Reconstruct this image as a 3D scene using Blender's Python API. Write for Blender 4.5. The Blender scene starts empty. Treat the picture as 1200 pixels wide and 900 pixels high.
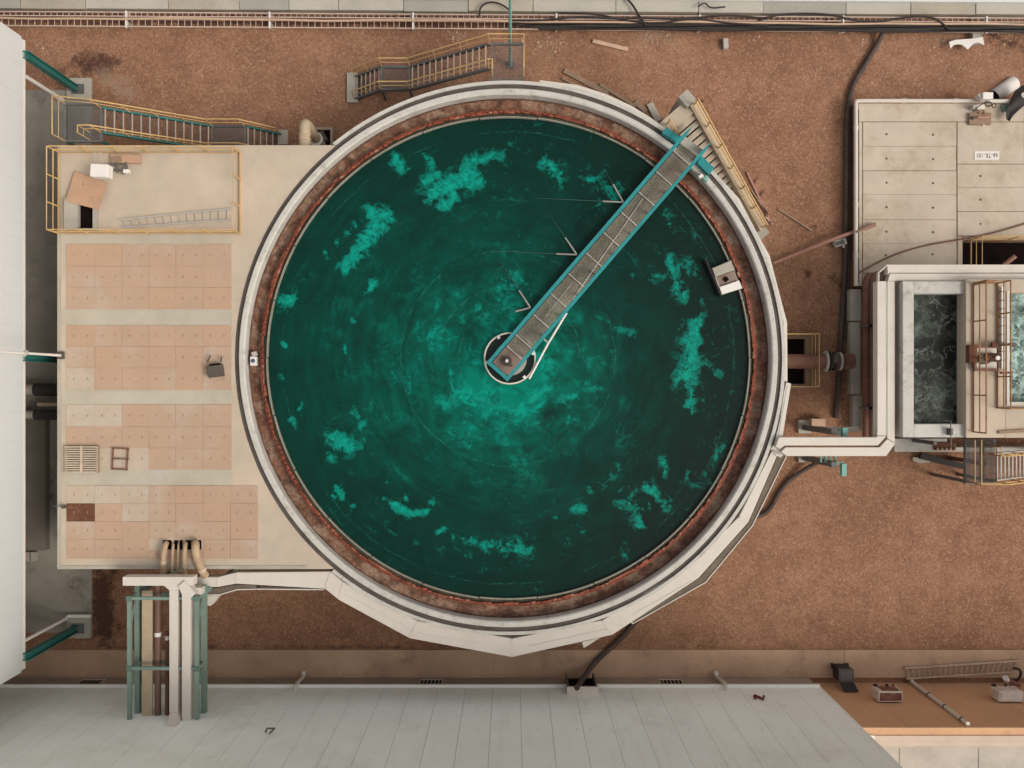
import bpy, bmesh, math, random
from mathutils import Vector, Matrix, noise as mnoise
random.seed(7)
R = math.radians
SC = bpy.context.scene
COL = SC.collection

# ------------------------------------------------------------------ camera, sky, sun, exposure
H = 40.0                      # drone height above the gravel
F = 1050.0                    # focal length in photo pixels (1200 wide)
cam = bpy.data.cameras.new('camera'); cam_o = bpy.data.objects.new('camera', cam); COL.objects.link(cam_o)
cam_o.location = (0, 0, H); cam_o.rotation_euler = (0, 0, 0)
cam.sensor_fit = 'HORIZONTAL'; cam.sensor_width = 36.0; cam.lens = 36.0 * F / 1200.0
cam.clip_start = 0.1; cam.clip_end = 3000
SC.camera = cam_o

SUN_EL, SUN_AZ = 47.0, math.degrees(math.atan2(1.0, -0.42))      # azimuth clockwise from +Y
w = bpy.data.worlds.new('World'); SC.world = w; w.use_nodes = True
nt = w.node_tree; bg = nt.nodes['Background']
sky = nt.nodes.new('ShaderNodeTexSky'); sky.sky_type = 'NISHITA'; sky.sun_disc = False
sky.sun_elevation = R(SUN_EL); sky.sun_rotation = R(SUN_AZ)
sky.air_density = 1.0; sky.dust_density = 4.0; sky.ozone_density = 0.6
hs = nt.nodes.new('ShaderNodeHueSaturation'); hs.inputs['Saturation'].default_value = 0.25      # thin white overcast
tint = nt.nodes.new('ShaderNodeMix'); tint.data_type = 'RGBA'; tint.blend_type = 'MULTIPLY'; tint.inputs[0].default_value = 1.0; tint.inputs[7].default_value = (1.0, .962, .915, 1)
nt.links.new(sky.outputs[0], hs.inputs['Color']); nt.links.new(hs.outputs[0], tint.inputs[6]); nt.links.new(tint.outputs[2], bg.inputs[0]); bg.inputs[1].default_value = 0.15
sun = bpy.data.lights.new('sun', 'SUN'); sun.energy = 0.85; sun.angle = R(18); sun.color = (1.0, 0.945, 0.87)
sun_o = bpy.data.objects.new('sun', sun); COL.objects.link(sun_o)
sd = Vector((math.sin(R(SUN_AZ)) * math.cos(R(SUN_EL)), math.cos(R(SUN_AZ)) * math.cos(R(SUN_EL)), math.sin(R(SUN_EL))))
sun_o.rotation_euler = sd.to_track_quat('Z', 'Y').to_euler()
sun_o.location = sd * 100
SC.view_settings.view_transform = 'Standard'; SC.view_settings.look = 'None'
SC.view_settings.gamma = 1.0; SC.view_settings.use_curve_mapping = False
SC.view_settings.exposure = 0.33

# ------------------------------------------------------------------ helpers
def at(px, py, z=0.0):
    """photo pixel + real height -> world point"""
    s = (H - z) / F
    return Vector(((px - 600) * s, (450 - py) * s, z))

class MB:
    def __init__(s): s.v = []; s.f = []; s.m = []
    def add(s, vs, fs, mi=0):
        o = len(s.v); s.v += [Vector(v) for v in vs]
        for f in fs: s.f.append([i + o for i in f]); s.m.append(mi)
        return s
    def box(s, x0, y0, z0, x1, y1, z1, mi=0):
        if x0 > x1: x0, x1 = x1, x0
        if y0 > y1: y0, y1 = y1, y0
        if z0 > z1: z0, z1 = z1, z0
        return s.add([(x0,y0,z0),(x1,y0,z0),(x1,y1,z0),(x0,y1,z0),(x0,y0,z1),(x1,y0,z1),(x1,y1,z1),(x0,y1,z1)],
                     [(3,2,1,0),(4,5,6,7),(0,1,5,4),(1,2,6,5),(2,3,7,6),(3,0,4,7)], mi)
    def cbox(s, c, sx, sy, sz, rz=0.0, mi=0):
        """box centred on c, turned by rz about Z"""
        c = Vector(c); M = Matrix.Rotation(rz, 3, 'Z'); vs = []
        for z in (-1, 1):
            for x, y in ((-1,-1),(1,-1),(1,1),(-1,1)):
                vs.append(c + M @ Vector((x*sx/2, y*sy/2, z*sz/2)))
        return s.add(vs, [(3,2,1,0),(4,5,6,7),(0,1,5,4),(1,2,6,5),(2,3,7,6),(3,0,4,7)], mi)
    def bar(s, a, b, wd, ht, up=(0,0,1), mi=0):
        """square bar from a to b"""
        a = Vector(a); b = Vector(b); d = (b-a).normalized(); up = Vector(up)
        if abs(d.dot(up)) > .98: up = Vector((0,1,0))
        x = d.cross(up).normalized(); y = x.cross(d).normalized(); vs = []
        for p in (a, b):
            for i, j in ((-1,-1),(1,-1),(1,1),(-1,1)): vs.append(p + x*(i*wd/2) + y*(j*ht/2))
        return s.add(vs, [(0,1,2,3),(7,6,5,4),(0,4,5,1),(1,5,6,2),(2,6,7,3),(3,7,4,0)], mi)
    def tube(s, pts, r, n=8, mi=0, caps=True):
        pts = [Vector(p) for p in pts]; rr = r if isinstance(r, (list, tuple)) else [r]*len(pts)
        prev = None; rings = []
        for i, p in enumerate(pts):
            d = (pts[min(i+1,len(pts)-1)] - pts[max(i-1,0)]).normalized()
            if prev is None:
                u = Vector((0,0,1)) if abs(d.z) < .9 else Vector((0,1,0))
                x = d.cross(u).normalized()
            else: x = (prev - d*prev.dot(d)).normalized()
            prev = x; y = d.cross(x)
            rings.append([p + (x*math.cos(2*math.pi*k/n) + y*math.sin(2*math.pi*k/n))*rr[i] for k in range(n)])
        vs = [q for g in rings for q in g]; fs = []
        for i in range(len(pts)-1):
            for k in range(n): fs.append((i*n+k, i*n+(k+1)%n, (i+1)*n+(k+1)%n, (i+1)*n+k))
        if caps: fs.append(tuple(reversed(range(n)))); fs.append(tuple((len(pts)-1)*n+k for k in range(n)))
        return s.add(vs, fs, mi)
    def prism(s, poly, z0, z1, mi=0):
        """closed prism over a 2-D polygon (any winding); z0/z1 may be lists per corner"""
        n = len(poly)
        A = sum(poly[i][0]*poly[(i+1)%n][1]-poly[(i+1)%n][0]*poly[i][1] for i in range(n))
        idx = list(range(n)) if A > 0 else list(reversed(range(n)))
        g = lambda z, i: z[i] if isinstance(z, (list, tuple)) else z
        vs = [(poly[i][0], poly[i][1], g(z0,i)) for i in idx] + [(poly[i][0], poly[i][1], g(z1,i)) for i in idx]
        fs = [tuple(reversed(range(n))), tuple(range(n, 2*n))] + [(i,(i+1)%n,n+(i+1)%n,n+i) for i in range(n)]
        return s.add(vs, fs, mi)
    def ring(s, cx, cy, r0, r1, z0, z1, n=192, a0=0.0, a1=360.0, mi=0):
        full = abs(a1-a0) >= 359.9; k = n if full else n+1; vs = []; fs = []
        for i in range(k):
            a = R(a0 + (a1-a0)*i/n); c, q = math.cos(a), math.sin(a)
            vs += [(cx+r0*c,cy+r0*q,z0),(cx+r1*c,cy+r1*q,z0),(cx+r1*c,cy+r1*q,z1),(cx+r0*c,cy+r0*q,z1)]
        for i in range(n):
            a, b = 4*i, 4*((i+1) % k)
            for q in range(4): fs.append((a+q, a+(q+1)%4, b+(q+1)%4, b+q))
        if not full: fs.append((3,2,1,0)); fs.append(tuple(4*(k-1)+q for q in range(4)))
        return s.add(vs, fs, mi)
    def disc(s, c, r, h, n=24, mi=0):
        return s.prism([(c[0]+r*math.cos(2*math.pi*k/n), c[1]+r*math.sin(2*math.pi*k/n)) for k in range(n)], c[2], c[2]+h, mi)
    def build(s, name, mats, parent=None, label=None, smooth=False, bevel=0.0):
        me = bpy.data.meshes.new(name); off = Vector((0,0,0))
        p = parent
        while p is not None: off = off + p.location; p = p.parent
        if parent is None and s.v:
            lo = Vector([min(v[i] for v in s.v) for i in range(3)]); hi = Vector([max(v[i] for v in s.v) for i in range(3)])
            off = Vector(((lo.x+hi.x)/2, (lo.y+hi.y)/2, lo.z))
        me.from_pydata([v - off for v in s.v], [], s.f); me.update()
        mats = mats if isinstance(mats, (list, tuple)) else [mats]
        for m in mats: me.materials.append(m)
        if len(mats) > 1: me.polygons.foreach_set('material_index', s.m)
        bm = bmesh.new(); bm.from_mesh(me); bmesh.ops.recalc_face_normals(bm, faces=bm.faces); bm.to_mesh(me); bm.free()
        if smooth:
            me.polygons.foreach_set('use_smooth', [True]*len(me.polygons))
            me.set_sharp_from_angle(angle=R(35))
        o = bpy.data.objects.new(name, me); COL.objects.link(o)
        if parent is None: o.location = off
        else: o.parent = parent
        if bevel:
            b = o.modifiers.new('bevel', 'BEVEL'); b.width = bevel; b.segments = 2; b.limit_method = 'ANGLE'; b.angle_limit = R(40)
        if label: o['label'] = label
        return o

def tag(o, label, cat, group=None, kind=None):
    o['label'] = label; o['category'] = cat
    if group: o['group'] = group
    if kind: o['kind'] = kind
    return o
def thing(name, label, cat, loc, group=None):
    o = bpy.data.objects.new(name, None); COL.objects.link(o); o.empty_display_size = .3
    o.location = loc; return tag(o, label, cat, group)
def struct(o): o['kind'] = 'structure'; return o

# ------------------------------------------------------------------ materials
MATS = {}
def mat(name, col, rough=.7, var=.15, scale=1.2, fine=25.0, finevar=.12, bump=.15, stain=None, stain_amt=.5, stain_scale=.6, metal=0.0, spec=.3, stain_lo=.5):
    """procedural surface: broad tone drift + fine grain + irregular stains, all in world space"""
    m = bpy.data.materials.new(name); m.use_nodes = True; N = m.node_tree.nodes; L = m.node_tree.links
    b = N['Principled BSDF']; b.inputs['Roughness'].default_value = rough; b.inputs['Metallic'].default_value = metal
    b.inputs['Specular IOR Level'].default_value = spec
    geo = N.new('ShaderNodeNewGeometry')
    def noise(sc, det, ro=.6):
        n = N.new('ShaderNodeTexNoise'); n.inputs['Scale'].default_value = sc; n.inputs['Detail'].default_value = det
        n.inputs['Roughness'].default_value = ro; L.new(geo.outputs['Position'], n.inputs['Vector']); return n
    def ramp(src, lo, hi, a, c):
        r = N.new('ShaderNodeMapRange'); r.inputs[1].default_value = lo; r.inputs[2].default_value = hi
        r.inputs[3].default_value = a; r.inputs[4].default_value = c; L.new(src, r.inputs[0]); return r.outputs[0]
    n1 = noise(scale, 5); n2 = noise(fine, 3)
    f1 = ramp(n1.outputs[0], .3, .7, 1-var, 1+var); f2 = ramp(n2.outputs[0], .3, .7, 1-finevar, 1+finevar)
    mu = N.new('ShaderNodeMath'); mu.operation = 'MULTIPLY'; L.new(f1, mu.inputs[0]); L.new(f2, mu.inputs[1])
    sc = N.new('ShaderNodeVectorMath'); sc.operation = 'SCALE'; sc.inputs[0].default_value = col[:3]; L.new(mu.outputs[0], sc.inputs['Scale'])
    out = sc.outputs[0]
    if stain:
        n3 = noise(stain_scale, 8, .68); n4 = noise(stain_scale*5.3, 6, .7)
        a = ramp(n3.outputs[0], stain_lo, stain_lo+.16, 0, 1); c = ramp(n4.outputs[0], .38, .62, .25, 1)
        mm = N.new('ShaderNodeMath'); mm.operation = 'MULTIPLY'; L.new(a, mm.inputs[0]); L.new(c, mm.inputs[1])
        m2 = N.new('ShaderNodeMath'); m2.operation = 'MULTIPLY'; L.new(mm.outputs[0], m2.inputs[0]); m2.inputs[1].default_value = stain_amt
        mx = N.new('ShaderNodeMix'); mx.data_type = 'RGBA'; L.new(m2.outputs[0], mx.inputs[0]); L.new(out, mx.inputs[6])
        mx.inputs[7].default_value = (*stain, 1); out = mx.outputs[2]
    L.new(out, b.inputs['Base Color'])
    if bump:
        bp = N.new('ShaderNodeBump'); bp.inputs['Strength'].default_value = bump; bp.inputs['Distance'].default_value = .02
        L.new(n2.outputs[0], bp.inputs['Height']); L.new(bp.outputs[0], b.inputs['Normal'])
    MATS[name] = m; return m

M_conc   = mat('deck_concrete', (.455,.37,.282), .85, .13, .45, 30, .05, .12, stain=(.385,.335,.275), stain_amt=.7, stain_scale=.35, stain_lo=.45)
M_concG  = mat('grey_concrete', (.36,.33,.275), .85, .12, .7, 24, .06, .15, stain=(.22,.20,.165), stain_amt=.5, stain_scale=.8)
M_concR  = mat('slab_concrete', (.475,.40,.32), .85, .09, .9, 30, .05, .1, stain=(.36,.275,.185), stain_amt=.75, stain_scale=.55, stain_lo=.46)
M_rustseam = mat('rusty_joint', (.25,.125,.065), .9, .3, 2.0, 20, .3, .1, stain=(.33,.28,.22), stain_amt=.9, stain_scale=.7)
M_yard   = mat('yard_concrete', (.27,.245,.205), .9, .17, .8, 18, .1, .2, stain=(.05,.036,.03), stain_amt=.85, stain_scale=.55, stain_lo=.53)
M_apron  = mat('apron_concrete', (.43,.285,.19), .9, .18, .45, 18, .09, .15, stain=(.19,.11,.07), stain_amt=.75, stain_scale=.6, stain_lo=.53)
M_panel  = mat('pink_panel', (.40,.275,.19), .8, .05, .8, 24, .04, .05, stain=(.43,.36,.29), stain_amt=.75, stain_scale=.45, stain_lo=.5)
M_slot   = mat('panel_handle_steel', (.34,.235,.165), .8, .1, 3, 30, .1, 0)  # raised handle bars, slightly darker than the panels
M_rustplate = mat('rust_plate', (.12,.048,.026), .85, .3, 2.0, 18, .2, .2, stain=(.32,.2,.13), stain_amt=.7, stain_scale=2.5, stain_lo=.55)
M_white  = mat('white_cladding', (.56,.57,.55), .45, .025, .25, 6, .012, 0)
M_grey   = mat('grey_cladding', (.83,.86,.795), .55, .03, .35, 6, .02, 0, stain=(.60,.58,.51), stain_amt=.5, stain_scale=.3)
M_groove = mat('cladding_groove', (.52,.53,.48), .7, .05, 1, 10, .05, 0)
M_trim   = mat('cream_trim', (.57,.51,.44), .6, .06, 1.2, 14, .03, 0)
M_plinth = mat('plinth_concrete', (.33,.25,.195), .9, .12, .7, 20, .08, .1)
M_brown  = mat('ochre_wall', (.55,.315,.175), .8, .07, .4, 14, .03, .04)
M_rim    = mat('rim_concrete', (.47,.45,.40), .75, .08, 1.0, 16, .05, .1, stain=(.22,.185,.135), stain_amt=.85, stain_scale=1.9, stain_lo=.52)
M_groovedark = mat('rubber_seal', (.085,.07,.058), .8, .25, 1.6, 15, .15, .1, stain=(.15,.13,.10), stain_amt=.5, stain_scale=1.1)
M_launder = mat('wet_launder', (.145,.068,.041), .6, .5, 2.2, 7, .5, .5, stain=(.37,.27,.19), stain_amt=.9, stain_scale=1.5, stain_lo=.46, spec=.25)
M_weir   = mat('rust_weir', (.15,.034,.017), .7, .4, 2.5, 9, .4, .3, stain=(.30,.14,.08), stain_amt=.8, stain_scale=1.6, stain_lo=.48)
M_tooth  = mat('weir_crest', (.21,.055,.028), .65, .35, 2.2, 9, .3, .1, stain=(.58,.36,.24), stain_amt=1.0, stain_scale=2.6, stain_lo=.52)
M_baffle = mat('baffle_plate', (.235,.22,.175), .7, .2, .8, 14, .12, .1)
M_lid    = mat('white_trough_paint', (.56,.51,.445), .6, .05, .8, 18, .02, .03, stain=(.44,.385,.32), stain_amt=.45, stain_scale=1.0, stain_lo=.52)
M_trough = mat('trough_sludge', (.13,.10,.075), .7, .2, 1.5, 12, .15, .2)
M_teal   = mat('teal_paint', (.02,.21,.215), .5, .12, 1.5, 12, .07, .02)
M_tealD  = mat('teal_column', (.022,.125,.108), .5, .12, 1.2, 12, .07, .02)
M_tealG  = mat('sage_frame', (.16,.225,.185), .55, .12, 1.2, 12, .07, .02)
M_tealL  = mat('pale_teal', (.16,.36,.31), .55, .08, 1.5, 12, .05, 0)
M_yellow = mat('yellow_rail', (.50,.325,.135), .6, .12, 1.5, 10, .07, 0)
M_yellowR = mat('rusty_rail', (.30,.145,.055), .75, .3, 1.8, 12, .15, .1, stain=(.12,.05,.03), stain_amt=.7, stain_scale=1.4)
M_yellowC = mat('cream_rail', (.40,.305,.20), .7, .08, 1.2, 10, .05, 0)
M_steel  = mat('grey_steel', (.11,.105,.10), .6, .12, 1.5, 12, .06, 0)
M_tread  = mat('tread_nosing', (.36,.31,.26), .7, .1, 1.5, 12, .06, 0)
M_grate  = mat('grating', (.33,.29,.22), .7, .3, .8, 12, .1, 0)
M_galv   = mat('galvanised', (.40,.37,.33), .55, .08, 2, 12, .05, 0)
M_tray   = mat('tray_steel', (.52,.40,.33), .65, .08, 1.0, 12, .06, 0)
M_cable  = mat('black_cable', (.032,.025,.022), .6, .2, 2, 12, .1, 0)
M_hose   = mat('hose_rubber', (.062,.044,.038), .65, .2, 1, 8, .12, .05, stain=(.15,.09,.06), stain_amt=.5, stain_scale=1.5)
M_rustpipe = mat('rusty_pipe', (.16,.075,.052), .7, .2, 1.5, 12, .1, .1, stain=(.30,.16,.10), stain_amt=.5, stain_scale=1.2)
M_brpipe = mat('brown_pipe', (.15,.085,.060), .6, .1, 1, 12, .06, .02)
M_redpipe = mat('red_pipe', (.14,.050,.035), .6, .1, 1, 12, .06, .02)
M_lag    = mat('lagged_pipe', (.40,.285,.18), .75, .14, 2.2, 14, .07, .1, stain=(.22,.12,.075), stain_amt=.5, stain_scale=2)
M_tan    = mat('tan_pipe', (.40,.32,.215), .65, .08, 1.5, 12, .05, .02)
M_ply    = mat('plywood', (.42,.26,.165), .8, .08, 1.2, 14, .05, .02)
M_wood   = mat('pallet_wood', (.46,.37,.28), .85, .15, 2, 14, .1, .1)
M_timber = mat('weathered_timber', (.25,.17,.115), .85, .18, 1.5, 14, .12, .1)
M_pale   = mat('pale_timber', (.50,.34,.235), .85, .1, 1.5, 14, .08, .05)
M_pink   = mat('pink_pole', (.36,.185,.14), .7, .1, 1.2, 12, .05, 0)
M_wbox   = mat('white_box', (.66,.62,.57), .5, .04, 2, 12, .03, 0)
M_dark   = mat('dark_void', (.010,.006,.0055), .9, .2, 1, 10, .1, 0, spec=.02)  # near-black colour stands in for the unlit depth of pits and openings
M_darkbox = mat('dark_box', (.085,.07,.055), .6, .15, 2, 12, .1, .05)
M_bin    = mat('bin_plastic', (.040,.034,.032), .7, .1, 2, 12, .05, 0, spec=.15)
M_ac     = mat('ac_casing', (.56,.48,.41), .6, .12, 2, 12, .06, 0, stain=(.20,.12,.08), stain_amt=.7, stain_scale=2.2)
M_acr    = mat('ac_rust', (.16,.06,.04), .7, .3, 3, 14, .2, .05, stain=(.42,.33,.27), stain_amt=.8, stain_scale=3.0)
M_roofc  = mat('roof_concrete', (.42,.37,.31), .85, .14, .7, 18, .07, .1, stain=(.25,.23,.19), stain_amt=.5, stain_scale=.8)
M_brick  = mat('kerb_concrete', (.345,.31,.245), .85, .12, .6, 18, .07, .15, stain=(.50,.45,.39), stain_amt=.6, stain_scale=.5)
M_brick.node_tree.nodes['Principled BSDF']
M_motor  = mat('drive_plate', (.22,.155,.125), .7, .1, 1.5, 12, .08, .05)
M_black  = mat('black_lettering', (.05,.045,.04), .7, .1, 2, 10, .05, 0)
M_pebble = mat('pebble_stone', (.40,.27,.195), .85, .3, 1.0, 8, .2, 0)
M_red    = mat('red_bracket', (.16,.035,.022), .6, .1, 2, 12, .05, 0)

def streaks(m, col, amt):
    N = m.node_tree.nodes; L = m.node_tree.links; b = N['Principled BSDF']; src = b.inputs['Base Color'].links[0].from_socket
    geo = N.new('ShaderNodeNewGeometry'); mp_ = N.new('ShaderNodeMapping'); mp_.inputs['Scale'].default_value = (3.2,3.2,.22); L.new(geo.outputs['Position'], mp_.inputs[0])
    n = N.new('ShaderNodeTexNoise'); n.inputs['Scale'].default_value = 1.0; n.inputs['Detail'].default_value = 7; n.inputs['Roughness'].default_value = .7; L.new(mp_.outputs[0], n.inputs['Vector'])
    r = N.new('ShaderNodeMapRange'); r.inputs[1].default_value = .54; r.inputs[2].default_value = .78; r.inputs[4].default_value = amt; L.new(n.outputs[0], r.inputs[0])
    x = N.new('ShaderNodeMix'); x.data_type = 'RGBA'; L.new(r.outputs[0], x.inputs[0]); L.new(src, x.inputs[6]); x.inputs[7].default_value = (*col, 1); L.new(x.outputs[2], b.inputs['Base Color'])
streaks(M_grey, (.55,.53,.46), .4); streaks(M_white, (.46,.45,.41), .25); streaks(M_brown, (.36,.18,.09), .6)
def gravel_material():
    m = bpy.data.materials.new('red_gravel'); m.use_nodes = True; N = m.node_tree.nodes; L = m.node_tree.links
    b = N['Principled BSDF']; b.inputs['Roughness'].default_value = .95; b.inputs['Specular IOR Level'].default_value = .15
    geo = N.new('ShaderNodeNewGeometry')
    def noise(sc, det, ro=.6):
        n = N.new('ShaderNodeTexNoise'); n.inputs['Scale'].default_value = sc; n.inputs['Detail'].default_value = det
        n.inputs['Roughness'].default_value = ro; L.new(geo.outputs['Position'], n.inputs['Vector']); return n.outputs[0]
    def mixc(f, a, c):
        x = N.new('ShaderNodeMix'); x.data_type = 'RGBA'
        if hasattr(f, 'is_linked'): L.new(f, x.inputs[0])
        else: x.inputs[0].default_value = f
        for i, q in ((6, a), (7, c)):
            if hasattr(q, 'is_linked'): L.new(q, x.inputs[i])
            else: x.inputs[i].default_value = (*q, 1)
        return x.outputs[2]
    def rng(src, lo, hi, a=0, c=1):
        r = N.new('ShaderNodeMapRange'); r.inputs[1].default_value = lo; r.inputs[2].default_value = hi
        r.inputs[3].default_value = a; r.inputs[4].default_value = c; L.new(src, r.inputs[0]); return r.outputs[0]
    big = noise(.21, 7, .68); mid = noise(1.1, 7, .7); grain = noise(20, 4, .75)
    c = mixc(rng(big, .36, .62), (.235,.117,.067), (.34,.18,.108))
    c = mixc(rng(mid, .42, .70, 0, .6), c, (.16,.075,.045))
    vo = N.new('ShaderNodeTexVoronoi'); vo.inputs['Scale'].default_value = 17.0; vo.inputs['Randomness'].default_value = 1
    L.new(geo.outputs['Position'], vo.inputs['Vector'])
    sep = N.new('ShaderNodeSeparateColor'); L.new(vo.outputs['Color'], sep.inputs[0])
    c = mixc(rng(sep.outputs[0], .3, 1, 0, .52), c, (.13,.064,.04))
    c = mixc(rng(sep.outputs[1], .72, 1, 0, .48), c, (.47,.30,.20))
    c = mixc(rng(grain, .55, .75, 0, .4), c, (.42,.27,.18))
    c = mixc(rng(grain, .25, .42, .55, 0), c, (.095,.043,.03))
    at_ = N.new('ShaderNodeAttribute'); at_.attribute_name = 'stain'
    sp = N.new('ShaderNodeSeparateColor'); L.new(at_.outputs['Color'], sp.inputs[0])
    det = noise(2.6, 8, .75)
    def mask(ch):
        a = N.new('ShaderNodeMath'); a.operation = 'MULTIPLY_ADD'; L.new(det, a.inputs[0]); a.inputs[1].default_value = 1.5; L.new(ch, a.inputs[2])
        return rng(a.outputs[0], 1.12, 1.42, 0, 1)
    c = mixc(rng(mask(sp.outputs[0]), 0, 1, 0, .85), c, (.055,.026,.02))       # damp dark dirt, plus shade painted under the cable trays
    c = mixc(rng(mask(sp.outputs[1]), 0, 1, 0, .62), c, (.29,.215,.155))         # cement dust
    L.new(c, b.inputs['Base Color'])
    bp = N.new('ShaderNodeBump'); bp.inputs['Strength'].default_value = .5; bp.inputs['Distance'].default_value = .05
    L.new(grain, bp.inputs['Height']); L.new(bp.outputs[0], b.inputs['Normal'])
    return m
M_gravel = gravel_material()

TC = Vector((-0.15, 1.05, 0))      # tank axis
def water_material():
    m = bpy.data.materials.new('tank_liquor'); m.use_nodes = True; N = m.node_tree.nodes; L = m.node_tree.links
    b = N['Principled BSDF']; b.inputs['Roughness'].default_value = .16; b.inputs['IOR'].default_value = 1.33
    b.inputs['Specular IOR Level'].default_value = .22
    geo = N.new('ShaderNodeNewGeometry')
    def noise(sc, det, ro=.6, dist=0):
        n = N.new('ShaderNodeTexNoise'); n.inputs['Scale'].default_value = sc; n.inputs['Detail'].default_value = det
        n.inputs['Roughness'].default_value = ro; n.inputs['Distortion'].default_value = dist; L.new(geo.outputs['Position'], n.inputs['Vector']); return n.outputs[0]
    def math_(op, a, c=None, d=None):
        x = N.new('ShaderNodeMath'); x.operation = op
        for i, q in enumerate((a, c, d)):
            if q is None: continue
            if hasattr(q, 'is_linked'): L.new(q, x.inputs[i])
            else: x.inputs[i].default_value = q
        return x.outputs[0]
    def mixc(f, a, c):
        x = N.new('ShaderNodeMix'); x.data_type = 'RGBA'; L.new(f, x.inputs[0])
        for i, q in ((6, a), (7, c)):
            if hasattr(q, 'is_linked'): L.new(q, x.inputs[i])
            else: x.inputs[i].default_value = (*q, 1)
        return x.outputs[2]
    def rng(src, lo, hi, a=0, c=1):
        r = N.new('ShaderNodeMapRange'); r.inputs[1].default_value = lo; r.inputs[2].default_value = hi
        r.inputs[3].default_value = a; r.inputs[4].default_value = c; L.new(src, r.inputs[0]); return r.outputs[0]
    A = N.new('ShaderNodeAttribute'); A.attribute_name = 'liquor'
    sp = N.new('ShaderNodeSeparateColor'); L.new(A.outputs['Color'], sp.inputs[0])
    bloom, turb, dark = sp.outputs[0], sp.outputs[1], sp.outputs[2]
    n_det = noise(3.0, 9, .72, .4); n_mid = noise(.9, 6, .65, .6)
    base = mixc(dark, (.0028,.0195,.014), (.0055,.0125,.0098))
    # slow swirl left by the rotating rakes: noise laid out round the tank axis
    rel = N.new('ShaderNodeVectorMath'); rel.operation = 'SUBTRACT'; L.new(geo.outputs['Position'], rel.inputs[0]); rel.inputs[1].default_value = (TC.x, TC.y, 3.75)
    rl_ = N.new('ShaderNodeVectorMath'); rl_.operation = 'LENGTH'; L.new(rel.outputs[0], rl_.inputs[0])
    nr_ = N.new('ShaderNodeVectorMath'); nr_.operation = 'NORMALIZE'; L.new(rel.outputs[0], nr_.inputs[0])
    sx_ = N.new('ShaderNodeSeparateXYZ'); L.new(nr_.outputs[0], sx_.inputs[0])
    cx_ = N.new('ShaderNodeCombineXYZ'); L.new(math_('MULTIPLY', rl_.outputs['Value'], 1.5), cx_.inputs[0]); L.new(math_('MULTIPLY', sx_.outputs[0], 2.2), cx_.inputs[1]); L.new(math_('MULTIPLY', sx_.outputs[1], 2.2), cx_.inputs[2])
    sw = N.new('ShaderNodeTexNoise'); sw.inputs['Scale'].default_value = 1.3; sw.inputs['Detail'].default_value = 8; sw.inputs['Roughness'].default_value = .68; sw.inputs['Distortion'].default_value = .5; L.new(cx_.outputs[0], sw.inputs['Vector'])
    t = math_('MULTIPLY', turb, math_('MULTIPLY', rng(n_mid, .30, .70, .40, 1.5), rng(sw.outputs[0], .32, .68, .45, 1.5)))
    c = mixc(rng(t, 0, 1, 0, 1), base, (.0,.155,.105))
    tb = math_('MULTIPLY', rng(t, .16, .62), math_('MULTIPLY', rng(noise(1.7, 9, .74, .8), .50, .60, 0, .85), rng(noise(.8, 4), .42, .58)))
    c = mixc(tb, c, (.002,.27,.195))
    n_big = noise(1.5, 5, .6, .8)
    v = math_('ADD', bloom, math_('MULTIPLY', math_('SUBTRACT', n_det, .5), 2.3))
    v = math_('ADD', v, math_('MULTIPLY', math_('SUBTRACT', n_big, .5), 1.5))
    mk = math_('MULTIPLY', rng(v, .46, .80), rng(bloom, .10, .40))
    mk = math_('MULTIPLY', mk, rng(bloom, .2, .9, .40, 1))
    mk = math_('MULTIPLY', mk, rng(noise(5.5, 7, .8), .36, .58, .30, 1))
    c = mixc(mk, c, (.003,.275,.20))
    # faint loose wisps everywhere
    wi = math_('MULTIPLY', math_('MAXIMUM', rng(noise(2.2, 9, .78, 1.2), .57, .70), math_('MULTIPLY', rng(sw.outputs[0], .60, .70), rng(n_det, .45, .62))), rng(noise(.42, 3), .40, .60, 0, .62))
    c = mixc(wi, c, (.004,.20,.145))
    # thin rake tracks: concentric scum lines broken up by noise
    d = N.new('ShaderNodeVectorMath'); d.operation = 'DISTANCE'; L.new(geo.outputs['Position'], d.inputs[0]); d.inputs[1].default_value = (TC.x, TC.y, 3.75)
    for r0, wd, thr, amt in ((4.35,.04,.44,.42),(9.15,.035,.46,.32),(6.4,.03,.54,.28),(2.9,.05,.46,.40),(2.0,.05,.44,.35)):
        dd = math_('ABSOLUTE', math_('SUBTRACT', math_('ADD', d.outputs['Value'], math_('MULTIPLY', n_mid, .32)), r0+.16))
        ln = math_('MULTIPLY', rng(dd, 0, wd, amt, 0), rng(noise(.45, 4), thr-.03, thr+.05))
        ln = math_('MULTIPLY', ln, rng(noise(4.5, 5, .8), .42, .62))
        c = mixc(ln, c, (.03,.26,.18))
    L.new(c, b.inputs['Base Color'])
    bp = N.new('ShaderNodeBump'); bp.inputs['Strength'].default_value = .05; bp.inputs['Distance'].default_value = .02
    L.new(noise(7, 3), bp.inputs['Height']); L.new(bp.outputs[0], b.inputs['Normal'])
    return m
M_water = water_material()

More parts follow.
